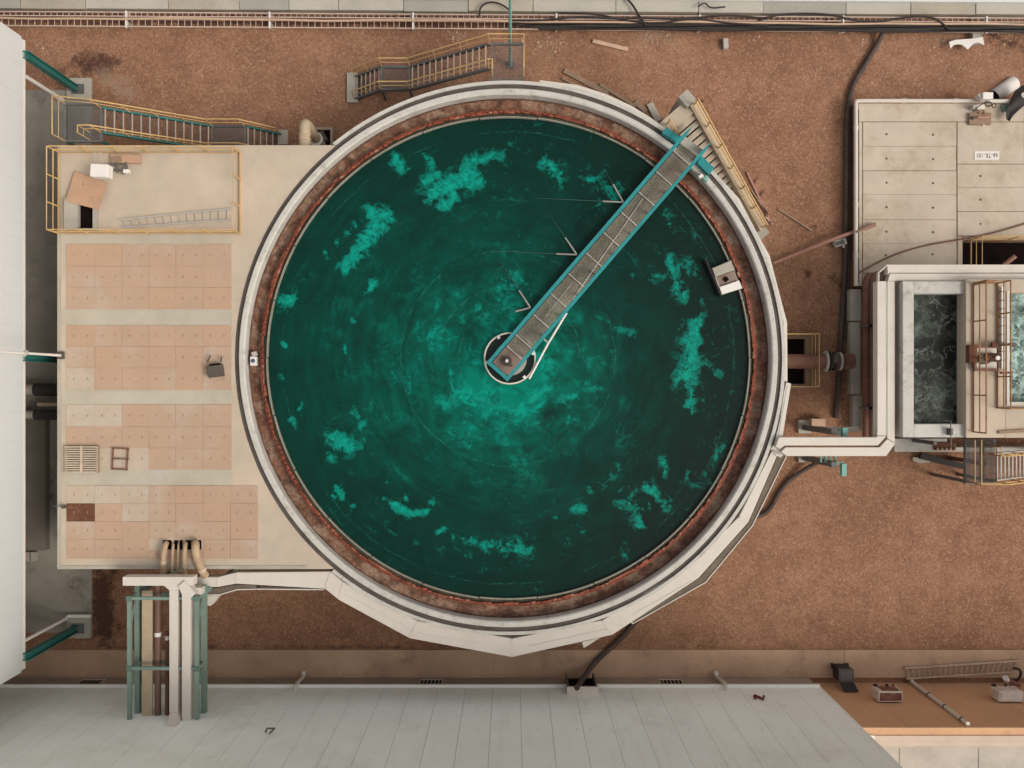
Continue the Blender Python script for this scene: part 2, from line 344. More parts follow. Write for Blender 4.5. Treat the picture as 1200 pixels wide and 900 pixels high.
def froth_material(name, dark, pale, sc, width, cover):
    m = bpy.data.materials.new(name); m.use_nodes = True; N = m.node_tree.nodes; L = m.node_tree.links
    b = N['Principled BSDF']; b.inputs['Roughness'].default_value = .35; b.inputs['Specular IOR Level'].default_value = .15
    geo = N.new('ShaderNodeNewGeometry')
    def noise(s_, d, ro=.6):
        n = N.new('ShaderNodeTexNoise'); n.inputs['Scale'].default_value = s_; n.inputs['Detail'].default_value = d; n.inputs['Roughness'].default_value = ro
        L.new(geo.outputs['Position'], n.inputs['Vector']); return n
    def rng(src, lo, hi, a=0, c=1):
        r = N.new('ShaderNodeMapRange'); r.inputs[1].default_value = lo; r.inputs[2].default_value = hi
        r.inputs[3].default_value = a; r.inputs[4].default_value = c; L.new(src, r.inputs[0]); return r.outputs[0]
    def mth(op, a, c):
        x = N.new('ShaderNodeMath'); x.operation = op
        for i, q in enumerate((a, c)):
            if hasattr(q, 'is_linked'): L.new(q, x.inputs[i])
            else: x.inputs[i].default_value = q
        return x.outputs[0]
    va = N.new('ShaderNodeVectorMath'); va.operation = 'MULTIPLY_ADD'; L.new(noise(1.6, 5).outputs['Color'], va.inputs[0]); va.inputs[1].default_value = (1.5,1.5,0); L.new(geo.outputs['Position'], va.inputs[2])
    v = N.new('ShaderNodeTexVoronoi'); v.feature = 'DISTANCE_TO_EDGE'; v.inputs['Scale'].default_value = sc; L.new(va.outputs[0], v.inputs['Vector'])
    wv = mth('MULTIPLY', rng(noise(.7, 4).outputs[0], .3, .7, .3, 1.7), width)
    net = rng(mth('DIVIDE', v.outputs['Distance'], wv), .55, 1.25, 1, 0)
    patch = rng(noise(.55, 7, .7).outputs[0], cover-.06, cover+.10, 0, .85)
    f = mth('MAXIMUM', mth('MULTIPLY', net, rng(noise(2.5, 6, .75).outputs[0], .40, .6, .05, 1)), mth('MULTIPLY', patch, rng(noise(3, 7, .75).outputs[0], .36, .6, .2, 1)))
    mx = N.new('ShaderNodeMix'); mx.data_type = 'RGBA'; L.new(f, mx.inputs[0]); mx.inputs[6].default_value = (*dark, 1); mx.inputs[7].default_value = (*pale, 1)
    L.new(mx.outputs[2], b.inputs['Base Color'])
    return m
M_froth1 = froth_material('dark_froth', (.008,.011,.009), (.115,.135,.11), 1.5, .06, .49)
M_froth2 = froth_material('pale_froth', (.018,.034,.03), (.36,.50,.45), 2.4, .22, .52)

def capsule(p, a, b):
    ax, ay = a; bx, by = b; dx, dy = bx-ax, by-ay; l2 = dx*dx+dy*dy
    t = 0 if l2 == 0 else max(0, min(1, ((p[0]-ax)*dx+(p[1]-ay)*dy)/l2))
    return math.hypot(p[0]-ax-t*dx, p[1]-ay-t*dy)

# ------------------------------------------------------------------ ground
def lin(a, b, n): return [a + (b-a)*i/n for i in range(n+1)]
def build_ground():
    xs = [-900,-300,-120,-60,-40] + lin(-30, 30, 200) + [40,60,120,300,900]
    ys = [-900,-300,-120,-60,-35] + lin(-22, 22, 150) + [35,60,120,300,900]
    DARK = [(110,757,700,759,5,.5),(700,757,1260,757,4,.45),(420,118,520,92,7,.4),(995,335,995,500,8,.4),(1050,300,1060,118,3,.0),(930,640,1010,690,30,.16),(1090,600,1180,640,26,.14),(760,230,830,140,20,.0),(-60,20,600,27,7,1.0),(600,27,1260,33,7,1.0),(95,75,125,75,22,.75),(70,88,85,100,14,.6),(118,685,122,740,18,.9),(105,665,135,668,12,.7),(115,715,140,735,14,.6),(88,40,110,45,8,.4),(1165,45,1200,55,16,.6),  # the two long strips under the cable trays mix dirt with painted shade
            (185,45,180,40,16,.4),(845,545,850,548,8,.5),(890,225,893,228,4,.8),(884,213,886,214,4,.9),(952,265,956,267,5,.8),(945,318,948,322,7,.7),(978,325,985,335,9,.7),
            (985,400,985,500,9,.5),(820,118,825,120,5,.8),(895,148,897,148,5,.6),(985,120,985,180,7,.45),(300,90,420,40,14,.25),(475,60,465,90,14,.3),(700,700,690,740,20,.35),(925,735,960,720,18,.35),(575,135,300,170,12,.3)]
    PALE = [(122,88,150,110,20,.62),(750,40,790,45,14,.6),(640,35,645,60,14,.5),(520,45,545,45,12,.5),(1100,45,1125,48,10,.6),(1005,45,1020,50,8,.5),(950,250,952,252,4,.5),(1180,40,1195,45,10,.4),(400,40,280,75,30,.28),(660,50,900,60,20,.25),(1000,640,1150,720,60,.18)]
    mb = MB(); cols = []
    for y in ys:
        for x in xs:
            mb.v.append(Vector((x, y, 0)))
            p = (600 + x*F/H, 450 - y*F/H); d = s = 0
            if -60 < p[0] < 1260 and -60 < p[1] < 960:
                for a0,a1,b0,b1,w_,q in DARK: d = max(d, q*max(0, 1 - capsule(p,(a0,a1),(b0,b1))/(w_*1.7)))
                for a0,a1,b0,b1,w_,q in PALE: s = max(s, q*max(0, 1 - capsule(p,(a0,a1),(b0,b1))/(w_*1.7)))
            cols += [d, s, 0, 1]
    nx = len(xs)
    for j in range(len(ys)-1):
        for i in range(nx-1):
            mb.f.append([j*nx+i, j*nx+i+1, (j+1)*nx+i+1, (j+1)*nx+i]); mb.m.append(0)
    me = bpy.data.meshes.new('ground'); me.from_pydata(mb.v, [], mb.f); me.materials.append(M_gravel)
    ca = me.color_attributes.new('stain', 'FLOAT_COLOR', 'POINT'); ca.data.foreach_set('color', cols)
    o = bpy.data.objects.new('ground', me); COL.objects.link(o); struct(o)
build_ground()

# yard slab under the elevated hall, apron kerb along the south buildings
p0 = at(-120, 106); p1 = at(108, 741)
mb = MB(); mb.box(p0.x, p0.y, -.2, p1.x, p1.y, .05); struct(mb.build('pavement', M_yard))
ya, yb = at(0, 761).y, -13.09
mb = MB(); xj = -46.0
for l in (14.2,17.1,13.9,15.6,16.8,16.0): mb.box(xj+.004, yb, -.2, xj+l-.004, ya, .10 + random.uniform(-.004,.004)); xj += l
struct(mb.build('kerb', M_apron, bevel=.015))

# ------------------------------------------------------------------ thickener tank
ZR = 4.12
def px_r(r): return r * (H-ZR)/F
tank = thing('thickener_tank', 'large round concrete thickener tank with a rusty overflow channel around green water', 'tank', TC)
mb = MB()
prof = [(10.985,-.2),(10.985,3.9),(10.80,3.9),(10.80,4.10),(10.765,4.14),(10.60,4.14),(10.55,4.09),(10.55,3.35),(9.9,3.35),(9.9,2.0)]
n = 240; vs = []; fs = []
for i in range(n):
    a = 2*math.pi*i/n
    for r, z in prof: vs.append((TC.x+r*math.cos(a), TC.y+r*math.sin(a), z))
k = len(prof)
for i in range(n):
    for j in range(k-1): fs.append((i*k+j, ((i+1)%n)*k+j, ((i+1)%n)*k+j+1, i*k+j+1))
mb.add(vs, fs); wall = mb.build('tank_wall', M_rim, tank, smooth=True)
MB().ring(TC.x, TC.y, 10.802, 10.983, 3.88, 3.99, 240).build('rail_groove', M_groovedark, tank)
MB().ring(TC.x, TC.y, 10.987, 11.12, -.2, 4.07, 200, -129.5, 129.3).build('outer_lip', M_rim, tank)
# launder floor carrying stained overflow
mb = MB(); mb.ring(TC.x, TC.y, 10.02, 10.545, 3.36, 3.52, 240)
mb.build('launder_channel', M_launder, tank)
mb = MB(); NC = 900; vs = []                                # crusted scale along the outer side of the launder
for i in range(NC):
    a = 2*math.pi*i/NC; nz = mnoise.fractal(Vector((math.cos(a)*26, math.sin(a)*26, 0)), .8, 2.1, 5)
    r = 10.54 - max(.004, .025 + .07*nz)
    vs += [(TC.x+r*math.cos(a), TC.y+r*math.sin(a), 3.50), (TC.x+r*math.cos(a), TC.y+r*math.sin(a), 3.56), (TC.x+10.548*math.cos(a), TC.y+10.548*math.sin(a), 3.60), (TC.x+10.548*math.cos(a), TC.y+10.548*math.sin(a), 3.50)]
mb.add(vs, [(4*i+q, 4*i+(q+1)%4, 4*((i+1)%NC)+(q+1)%4, 4*((i+1)%NC)+q) for i in range(NC) for q in range(4)])
mb.build('scale_crust', mat('dark_crust', (.085,.045,.03), .8, .3, 2, 12, .2, .2, stain=(.25,.15,.1), stain_amt=.8, stain_scale=1.2), tank)
# v-notch weir
weir = MB(); weir.ring(TC.x, TC.y, 9.93, 10.04, 3.3, 3.80, 240)
w_o = weir.build('weir_plate', M_weir, tank)
mb = MB(); NT = 280; vs = []                               # one serrated crest plate
rj = [random.uniform(-.03,.03) for _ in range(NT)]
for i in range(NT):
    hz_ = 3.835 if mnoise.noise(Vector((i*.11,0,5))) > .18 or random.random() < .15 else 3.91
    for f, z in ((.0,3.83),(.22,hz_),(.68,hz_),(.88,3.83)):
        a = 2*math.pi*(i+f)/NT; rr = rj[i]
        for r, zz in ((9.885+rr,3.7),(9.945,3.7),(9.945,z),(9.885+rr,z)): vs.append((TC.x+r*math.cos(a), TC.y+r*math.sin(a), zz))
NC = NT*4
mb.add(vs, [(4*i+q, 4*i+(q+1)%4, 4*((i+1)%NC)+(q+1)%4, 4*((i+1)%NC)+q) for i in range(NC) for q in range(4)])
mb.build('weir_crest', M_tooth, w_o)
MB().ring(TC.x, TC.y, 9.755, 9.88, 3.70, 3.765, 200).build('scum_band', mat('olive_scum', (.055,.045,.026), .5, .35, 1.2, 9, .3, .1, stain=(.02,.03,.02), stain_amt=.8, stain_scale=.6), tank)
mb = MB()                                                  # scum baffle, in slightly uneven plates
for i in range(26):
    j = random.uniform(-.012,.012); mb.ring(TC.x, TC.y, 9.70+j, 9.75+j, 3.2, 3.90, 10, i*360/26+.12, (i+1)*360/26-.12)
mb.build('scum_baffle', M_baffle, tank)

def build_water():
    rad, na, nr = 9.93, 360, 150
    BL = [(497,212,512,205,9,1.0),(508,225,550,208,13,1.15),(520,240,532,228,10,1.05),(540,205,556,186,10,.95),(505,190,507,200,6,.8),(545,222,562,212,9,.9),(560,190,578,182,8,.8),(600,165,585,185,7,.6),(463,182,470,195,10,1),(496,180,503,187,6,.7),
     (432,250,458,254,10,1.05),(445,262,425,285,11,1.1),(425,285,405,315,9,1.05),(408,272,415,265,8,.75),(395,284,400,290,4,.8),(380,293,383,300,4,.7),(432,340,439,332,7,.9),
     (333,350,340,352,12,1),(331,402,336,407,4,1),(329,440,334,446,4,.6),(404,402,405,412,3,.9),(412,375,420,385,4,.6),(404,425,405,445,3,.5),
     (640,190,655,205,13,.8),(690,210,718,225,14,.8),(710,200,703,240,10,.6),(742,190,750,240,6,.3),
     (765,235,790,262,9,.55),(835,545,850,520,15,.5),(805,560,830,570,13,.55),(560,362,545,378,9,.75),(600,335,612,330,10,.7),(780,260,812,275,8,.55),(783,303,795,340,11,.85),(765,325,785,320,6,.75),(800,345,803,350,7,.85),(802,308,812,318,13,.6),(728,316,740,322,9,.45),(822,350,824,358,4,.55),
     (815,382,805,440,14,.95),(800,440,792,448,7,.8),(812,440,808,478,8,.85),(835,402,840,445,9,.45),(825,425,845,440,5,.6),(826,470,824,480,5,.6),(843,385,850,380,6,.4),
     (392,513,408,522,12,1.1),(405,525,420,526,8,.7),(385,533,390,538,7,.85),(415,483,425,497,7,.75),(422,500,428,517,3,.6),(342,490,346,495,7,.7),(350,480,356,472,3,.7),
     (395,572,400,580,6,1),(390,582,393,583,4,.8),(405,588,430,602,3,.6),(462,590,480,603,6,1.05),(480,603,500,600,5,1),(474,581,476,584,4,.9),(505,588,507,590,5,.9),(450,585,456,587,4,.7),
     (513,624,520,620,4,.9),(535,630,555,634,7,.75),(570,640,600,636,9,.8),(590,645,612,645,9,.8),(545,650,548,652,5,.6),(485,637,500,645,8,.5),(490,660,515,650,8,.35),(455,615,462,625,8,.4),(560,672,575,663,4,.5),
     (735,590,752,590,16,.72),(757,570,780,590,10,.85),(745,605,750,615,8,.8),(725,575,735,570,8,.6),(777,540,781,557,6,.75),(812,553,818,563,9,.55),(828,555,848,532,13,.38),
     (715,553,716,556,5,.8),(723,545,725,550,4,.7),(690,572,691,575,5,.7),(672,595,682,597,7,.8),(677,616,679,620,7,.8),(651,607,653,608,4,.6),(732,640,734,652,9,.5),(663,632,667,650,4,.6),(680,655,692,648,6,.4),(604,640,612,648,14,.75),(622,642,625,643,5,.6),
     (598,330,600,362,18,.72),(565,358,590,352,14,.5),(552,372,575,368,9,.5),(612,352,620,340,9,.6),(540,385,560,372,5,.5),
     (555,470,600,482,14,.62),(570,490,590,500,14,.55),(535,458,542,462,7,.7),(527,505,555,530,5,.6),(625,465,642,455,9,.75),(640,440,645,430,10,.6),(605,485,610,480,11,.7),(655,470,672,463,8,.7),(690,450,702,458,7,.6),
     (672,460,665,495,4,.5),(700,370,712,378,6,.6),(722,383,740,392,7,.55),(712,400,716,408,8,.55),(690,425,705,440,10,.35),(640,400,660,410,10,.45),(648,445,640,470,8,.45),(527,425,530,455,4,.7),(520,390,528,398,5,.45),(512,350,512,360,4,.6),(515,372,517,376,4,.5),
     (560,230,600,232,3,.4),(430,600,432,600,4,.4),(460,470,470,540,3,.25),(730,480,720,520,24,.28),(690,510,720,490,20,.22),(440,415,455,420,9,.3),(440,380,480,390,12,.25),(475,375,500,400,10,.25)]
    vs = [(TC.x, TC.y, 3.75)]; cols = []
    def cval(x, y):
        px, py = 600 + x*F/(H-3.75), 450 - y*F/(H-3.75); b = 0
        for a0,a1,b0,b1,w_,q in BL:
            d = capsule((px,py),(a0,a1),(b0,b1))
            if d < 2.2*w_: b = max(b, q*max(0, 1.12 - .62*d/w_)*.9 if d < w_ else q*max(0, .45-.36*(d/w_-1)))
        r1 = math.hypot((px-600)/1.0, (py-452)*1.0)
        t = .95*math.exp(-(math.hypot(px-598,py-440)/66)**2) + .27*math.exp(-(math.hypot(px-580,py-435)/175)**2)
        t += .10*math.exp(-(math.hypot(px-430,py-380)/200)**2)
        hole = (.5+1.0*mnoise.fractal(Vector((px*.09,py*.09,0)),.8,2.,4)+.35)*math.exp(-(math.hypot(px-643,py-488)/17)**2) + .6*math.exp(-(math.hypot(px-548,py-400)/22)**2)
        t *= 1 - .85*max(0, min(1, hole))
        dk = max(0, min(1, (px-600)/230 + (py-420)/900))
        return [min(1,max(0,b)), min(1,max(0,t)), dk, 1]
    cols += cval(TC.x, TC.y)
    for i in range(1, nr+1):
        r = rad*i/nr
        for k in range(na):
            a = 2*math.pi*k/na; x, y = TC.x+r*math.cos(a), TC.y+r*math.sin(a); vs.append((x,y,3.75)); cols += cval(x,y)
    fs = [(0, 1+k, 1+(k+1)%na) for k in range(na)]
    for i in range(nr-1):
        for k in range(na):
            q = 1+i*na; fs.append((q+k, q+na+k, q+na+(k+1)%na, q+(k+1)%na))
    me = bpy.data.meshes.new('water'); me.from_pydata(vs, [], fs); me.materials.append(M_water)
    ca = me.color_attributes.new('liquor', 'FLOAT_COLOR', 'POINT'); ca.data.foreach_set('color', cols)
    o = bpy.data.objects.new('water', me); COL.objects.link(o); struct(o)
build_water()

# ------------------------------------------------------------------ access bridge over the tank
ZB = 4.95
A0, A1 = at(572.7,424.7,ZB), at(803.3,156.7,ZB)
B0, B1 = at(594.7,444,ZB), at(827.8,174.4,ZB)
ax = (A1-A0).normalized(); nrm = (B0-A0); wd = nrm.length; nrm.normalize()
L_br = (A1-A0).length
bridge = thing('access_bridge', 'long teal access bridge with grating floor from the rim to the tank centre', 'bridge', (TC.x, TC.y, 4.1))
def bp(u, v, z):     # along, across, height
    q = A0 + ax*u + nrm*v; return Vector((q.x, q.y, z))
for v in (0, wd):
    g = MB(); g.bar(bp(-.08,v,ZB-.05), bp(L_br,v,ZB-.05), .13, .10); g.bar(bp(-.08,v,4.06), bp(L_br+.3,v,4.06), .13, .14)
    u = .1
    while u < L_br:
        g.bar(bp(u,v,4.13), bp(u,v,ZB-.1), .07, .07, up=(1,0,0)); u += 1.075
    a_, b_ = bp(L_br,v-.06,ZB-.01), bp(L_br,v+.06,ZB-.01); t_ = bp(L_br+.75,v,4.25)
    g.add([a_, b_, bp(L_br,v-.06,4.1), bp(L_br,v+.06,4.1), t_, bp(L_br+.75,v,4.1)], [(0,1,4),(0,4,5,2),(1,3,5,4),(0,2,3,1),(2,5,3)])
    g.build('girder', M_teal, bridge)
g = MB(); g.bar(bp(-.0,-.07,ZB-.052), bp(0,wd+.07,ZB-.052), .15, .095); g.build('end_beam', M_teal, bridge)
g = MB(); g.bar(bp(0,.07,4.06), bp(0,wd-.07,4.06), .12, .13); g.build('end_beam', M_teal, bridge)
gr = MB(); zf = 4.15; k = int((wd-.2)/.034)
for i in range(k+1):
    v = .1 + (wd-.2)*i/k; gr.bar(bp(.9,v,zf), bp(L_br-.02,v,zf), .0125, .025)
u = .9
while u < L_br:
    gr.bar(bp(u,.09,zf-.004), bp(u,wd-.09,zf-.004), .011, .02); u += .055
gr.build('grating_floor', M_grate, bridge)
u = 1.55; i = 0
while u < L_br-.3:
    MB().bar(bp(u,.08,zf+.05), bp(u,wd-.08,zf+.05), .045, .05).build('cross_bar', M_galv, bridge); u += 1.075
# wind bracing below the floor
for (u0,v0,u1,v1) in ((4.1,wd-.1,9.0,.12),):
    MB().bar(bp(u0,v0,zf+.03), bp(u1,v1+.25,zf+.03), .04, .03).build('brace', M_galv, bridge)
MB().bar(bp(2.9,.5,zf+.02), bp(4.6,.42,zf+.02), .03, .02).build('brace', M_galv, bridge)
for s_, (u0, u1) in enumerate(((1.1,2.6),(2.9,4.3),(5.2,6.7))):
    MB().bar(bp(u0,.15,3.98), bp(u1,wd-.15,3.98), .05, .05).build('brace', M_steel, bridge)
# drive end
plate = MB(); plate.prism([(bp(a,b,0).x, bp(a,b,0).y) for a,b in ((.1,.09),(.98,.09),(.98,wd-.09),(.1,wd-.09))], 4.12, 4.19); pl = plate.build('drive_plate', M_motor, bridge)
c = bp(.52,wd*.5,4.19); MB().disc(c,.20,.16,28).disc((c.x,c.y,c.z+.16),.14,.05,28).build('gearbox', M_darkbox, bridge, smooth=True)
MB().disc((c.x,c.y,c.z+.21),.065,.22,16).disc((c.x,c.y,c.z+.43),.05,.04,16).build('shaft_cap', M_wbox, bridge, smooth=True)
MB().disc((bp(.5,wd*.75,0).x,bp(.5,wd*.75,0).y,4.19),.06,.1,10).build('oil_cup', M_darkbox, bridge)
MB().bar(bp(.97,.1,4.26), bp(.97,wd-.1,4.26), .05, .06).build('cross_bar', M_galv, bridge)
# raw water pipe clamped to the bridge side
pp = [at(664,366.5,4.35), at(642,403,4.1), at(620,444,3.9)]
MB().tube(pp, .045, 8).build('side_pipe', M_wbox, bridge, smooth=True)
MB().bar(at(637,397,4.1), at(643,402.5,4.1), .05, .05).build('pipe_bracket', M_galv, bridge)
# rim end blocks
MB().prism([at(*q,4.3)[:2] for q in ((780,150),(799,163),(794,169),(775,157))], 4.15, 4.45).build('anchor_block', M_teal, bridge, bevel=.02)
MB().prism([at(*q,4.3)[:2] for q in ((821,183),(836.5,198),(830,206),(816,192))], 4.15, 4.45).build('anchor_block', M_teal, bridge, bevel=.02)
MB().prism([at(*q,4.2)[:2] for q in ((803,160),(827,178),(821,186),(797,168))], 4.15, 4.20).build('threshold_plate', M_concG, bridge)
M_wet = mat('algae_rod', (.03,.085,.065), .6, .2, 2, 12, .1, 0)
# stay cables running from the bridge down into the water (rake arms)
for (ax_, ay_), ends in (((730.5,237),((626,232),(708,198))),((676,298.5),((572,294),(643,250))),((621.5,360.5),((602,365.5),(585,305)))):
    for ex, ey in ends:
        a_ = at(ax_, ay_, 3.95); e_ = at(ex, ey, 3.765); ln = math.hypot(ex-ax_, ey-ay_); t = min(.9, 24/ln)
        m_ = at(ax_+(ex-ax_)*t, ay_+(ey-ay_)*t, 3.79)
        st = MB().tube([a_, m_], .033, 8).build('rake_stay', M_galv, bridge, smooth=True)
        MB().tube([m_, e_], [.022,.006], 6).build('wet_stay', M_wet, st)

# feedwell ring in the middle
fw = thing('feedwell', 'cream feedwell ring floating around the drive at the tank centre', 'feedwell', (TC.x, TC.y, 3.7))
fc = at(597.5,420,3.9)
MB().ring(fc.x, fc.y, .99, 1.05, 3.4, 3.92, 72).build('feedwell_ring', M_trim, fw)
MB().disc((fc.x+.02,fc.y-.03,3.72), .66, .1, 48).build('feed_cone', M_concG, fw)
MB().ring(fc.x, fc.y, .665, .985, 3.752, 3.757, 72).build('dark_liquor', mat('feedwell_liquor', (.004,.016,.012), .25, .1, 2, 10, .1, 0), fw)
for a in (-52, 12, 118, 190):
    c = Vector((fc.x+.97*math.cos(R(a)), fc.y+.97*math.sin(R(a)), 3.9)); MB().cbox(c, .14, .12, .12, R(a)).build('hanger', M_wbox, fw)

# skimmer box on the inner rim, flow meter in the launder
sk = thing('skimmer_box', 'white stained skimmer box hanging inside the right rim of the round tank', 'skimmer box', at(853,325,3.5))
q = [at(834,314.5,4.0), at(856.5,305,4.0), at(870,338,4.0), at(845.5,345.5,4.0)]
def lerp2(t, s_): a = q[0]+(q[3]-q[0])*t; b = q[1]+(q[2]-q[1])*t; return (a+(b-a)*s_)
def quad(t0,t1,s0,s1): return [lerp2(t0,s0)[:2], lerp2(t0,s1)[:2], lerp2(t1,s1)[:2], lerp2(t1,s0)[:2]]
MB().prism(quad(0,1,0,.06), 3.6, 4.02).prism(quad(0,.07,.06,1), 3.6, 4.02).prism(quad(.93,1,.06,1), 3.6, 4.02).prism(quad(0.07,.93,.06,1), 3.6, 3.86).build('box_body', M_concG, sk)
MB().prism(quad(.72,.99,.02,.98), 4.025, 4.06).build('cover_plate', M_wbox, sk)
MB().prism(quad(.02,.34,.02,.98), 4.025, 4.05).build('cover_plate', M_concG, sk)
MB().prism(quad(.36,.70,.05,.95), 3.87, 3.95).build('sludge_tray', M_motor, sk)
c = lerp2(.53,.45); MB().cbox((c.x,c.y,3.98), .17, .17, .1, R(40)).build('outlet', M_dark, sk)
MB().bar(at(826,304,3.95), at(844,347,3.95), .05, .35).build('baffle_board', M_bin, sk)
fm = thing('flow_meter', 'small white box with blue dial on the left rim of the round tank', 'instrument', at(295,421,3.55))
a = at(295,421,4.1)
MB().box(a.x-.13,a.y-.25,3.53,a.x+.12,a.y+.12,3.90).build('casing', M_wbox, fm, bevel=.02)
MB().disc((a.x,a.y-.06,3.90),.08,.05,16).build('dial', mat('blue_dial',(.08,.10,.13),.4,.1,2,10,.1,0), fm)
MB().cbox((a.x+.02,a.y+.22,3.68), .2,.18,.3,.3).build('bracket', M_galv, fm)
va = thing('sampling_valve', 'white sampling valve on the rim below the right end of the teal bridge', 'valve', at(824,208,4.14))
MB().tube([at(819,203,4.25), at(829,213,4.25)], .06, 8).build('valve_body', M_galv, va, smooth=True)
MB().cbox(at(821,207,4.3), .18,.12,.2,.6).build('handle', M_wbox, va); MB().cbox(at(827,209,4.25), .14,.2,.16,-.5).build('flange', M_tealL, va)

# ------------------------------------------------------------------ tiled concrete deck on the left of the tank
deck = thing('covered_basin', 'rectangular concrete basin covered with rows of pink square panels', 'covered tank', at(180,420,0))
corner = [at(67,170,4.0), at(67,667,4.0)]
yt, yb2 = corner[0].y, corner[1].y; rdk = 10.99
a_t = math.acos(0); pts = []
at0 = math.pi - math.asin((yt-TC.y)/rdk); at1 = math.pi + math.asin((TC.y-yb2)/rdk)
for i in range(41):
    a = at0 + (at1-at0)*i/40; pts.append((TC.x+rdk*math.cos(a), TC.y+rdk*math.sin(a)))
mb = MB(); mb.prism([(corner[0].x,yt)] + pts + [(corner[0].x,yb2)], -.1, 4.0)
slab = mb.build('concrete_slab', M_conc, deck, bevel=.015)
mb = MB(); mb.box(corner[0].x+.02, yb2+.02, 3.99, corner[0].x+.15, yt-.02, 4.03); mb.box(corner[0].x+.16, yb2+.02, 3.99, at(388,0,4).x-1.0, yb2+.15, 4.028)
mb.build('edge_strip', M_concG, deck)
def tile(x0,y0,x1,y1,name='cover_panel',m=None,lab=None,dz=0.0):
    a = at(x0,y0,4.03); b = at(x1,y1,4.03); g = .0035
    ja, jb = random.uniform(-.004,.004), random.uniform(-.004,.004)
    mb = MB(); mb.box(a.x+g+ja, b.y+g+jb, 3.99, b.x-g+ja, a.y-g+jb, 4.02+random.choice([0,0,.004,.012])+dz)
    w_ = b.x-a.x; cy = (a.y+b.y)/2
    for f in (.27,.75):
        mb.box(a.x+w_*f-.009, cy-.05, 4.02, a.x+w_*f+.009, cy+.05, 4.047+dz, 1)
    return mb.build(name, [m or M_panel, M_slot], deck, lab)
XC = [77.5,111,143,174.5,206,238,271]; XD = [78,111,143,174.5,206,238,270,302]
M_panel2 = mat('pale_panel', (.42,.33,.245), .8, .05, .8, 24, .04, .05, stain=(.44,.39,.33), stain_amt=.8, stain_scale=.6, stain_lo=.42)
M_panel3 = mat('peach_panel', (.41,.272,.182), .8, .05, .8, 24, .04, .05, stain=(.41,.29,.2), stain_amt=.5, stain_scale=.7)
pale = {(1,2,0),(2,0,1),(2,2,1),(2,2,2),(3,0,0),(3,0,1),(3,0,2),(3,1,2),(2,0,0)}
for bi, rows in enumerate(((286,312,337,362),(381,406,431,457),(474,500,525,550),(569,590,611,632,655))):
    xs = XD if bi == 3 else XC
    for r in range(len(rows)-1):
        for c in range(len(xs)-1):
            if bi == 3 and r == 3 and c in (3,4):        # notch where the hoses come up
                tile(xs[c],645,xs[c+1],rows[r+1]); continue
            if bi == 3 and r == 1 and c == 0:
                tile(xs[c],rows[r],xs[c+1],rows[r+1],'cover_panel',M_rustplate,'rusty brown steel plate in place of a pink panel',.01); continue
            m = M_panel2 if (bi,r,c) in pale else random.choice([M_panel,M_panel,M_panel,M_panel3])
            tile(xs[c],rows[r],xs[c+1],rows[r+1],m=m)
M_strip = mat('walk_strip', (.40,.355,.28), .85, .1, .8, 24, .06, .1, stain=(.43,.40,.345), stain_amt=.7, stain_scale=.7)
for (y0,y1) in ((275,285.5),(362.5,380.5),(457.5,473.5),(550.5,568.5)):
    a, b = at(72.5,y0,4.006), at(272,y1,4.006); MB().box(a.x,b.y,3.98,b.x,a.y,4.006).build('walk_strip', M_strip, deck)
# hatch with raised coaming inside the railing
hz = 4.25
a, b = at(75,232,hz), at(113,269,hz); c_, d = at(91,238,hz), at(108.5,267.5,hz)
mb = MB(); mb.box(a.x,b.y,3.99,c_.x,a.y,hz); mb.box(d.x,b.y,3.99,b.x,a.y,hz); mb.box(c_.x,b.y,3.99,d.x,d.y,hz); mb.box(c_.x,c_.y,3.99,d.x,a.y,hz)
mb.build('hatch_coaming', M_concG, deck)
MB().box(c_.x,d.y,3.995,d.x,c_.y,4.02).build('hatch_opening', M_dark, deck)
mb = MB()
for (x0,x1,mi) in ((191,201,0),(204,209,0),(210.5,214,0),(217.5,224,0),(224.5,236,0)):
    a, b = at(x0,633,4.01), at(x1,644,4.01); mb.box(a.x,b.y,3.995,b.x,a.y,4.016)
mb.build('hose_slots', M_dark, deck)

# yellow guard rail round the hatch area
def guard_rail(name, label, base, h, posts_per, m, cat='railing', closed=False, rails=(1.0,.52), rad=.028, toe=0.0, group=None):
    """base: list of 3-D foot points; posts each ~posts_per metres"""
    base = [Vector(p) for p in base]; t = thing(name, label, cat, base[0], group)
    P = base + ([base[0]] if closed else [])
    up = Vector((0,0,h))
    for f in rails:
        MB().tube([p+up*f for p in P], rad, 6).build('top_rail' if f > .9 else 'mid_rail', m, t)
    for i in range(len(P)-1):
        a, b = P[i], P[i+1]; k = max(1, round((b-a).length/posts_per))
        for j in range(k + (1 if (i == len(P)-2 and not closed) else 0)):
            p = a.lerp(b, j/k); MB().tube([p, p+up*.995], rad*1.02, 6).build('post', m, t)
        if toe:
            d = (b-a).normalized()
            MB().bar(a+Vector((0,0,toe/2+.01))+d*.03, b+Vector((0,0,toe/2+.01))-d*.03, .02, toe).build('toe_board', m, t)
    return t
rb = [at(70,179,4.0), at(282,179,4.0), at(282,274,4.0), at(70,274,4.0)]
guard_rail('guard_rail', 'yellow rectangular guard rail round the hatch at the top of the pink panelled deck', rb, 1.02, 1.3, M_yellow, closed=True, toe=.12)

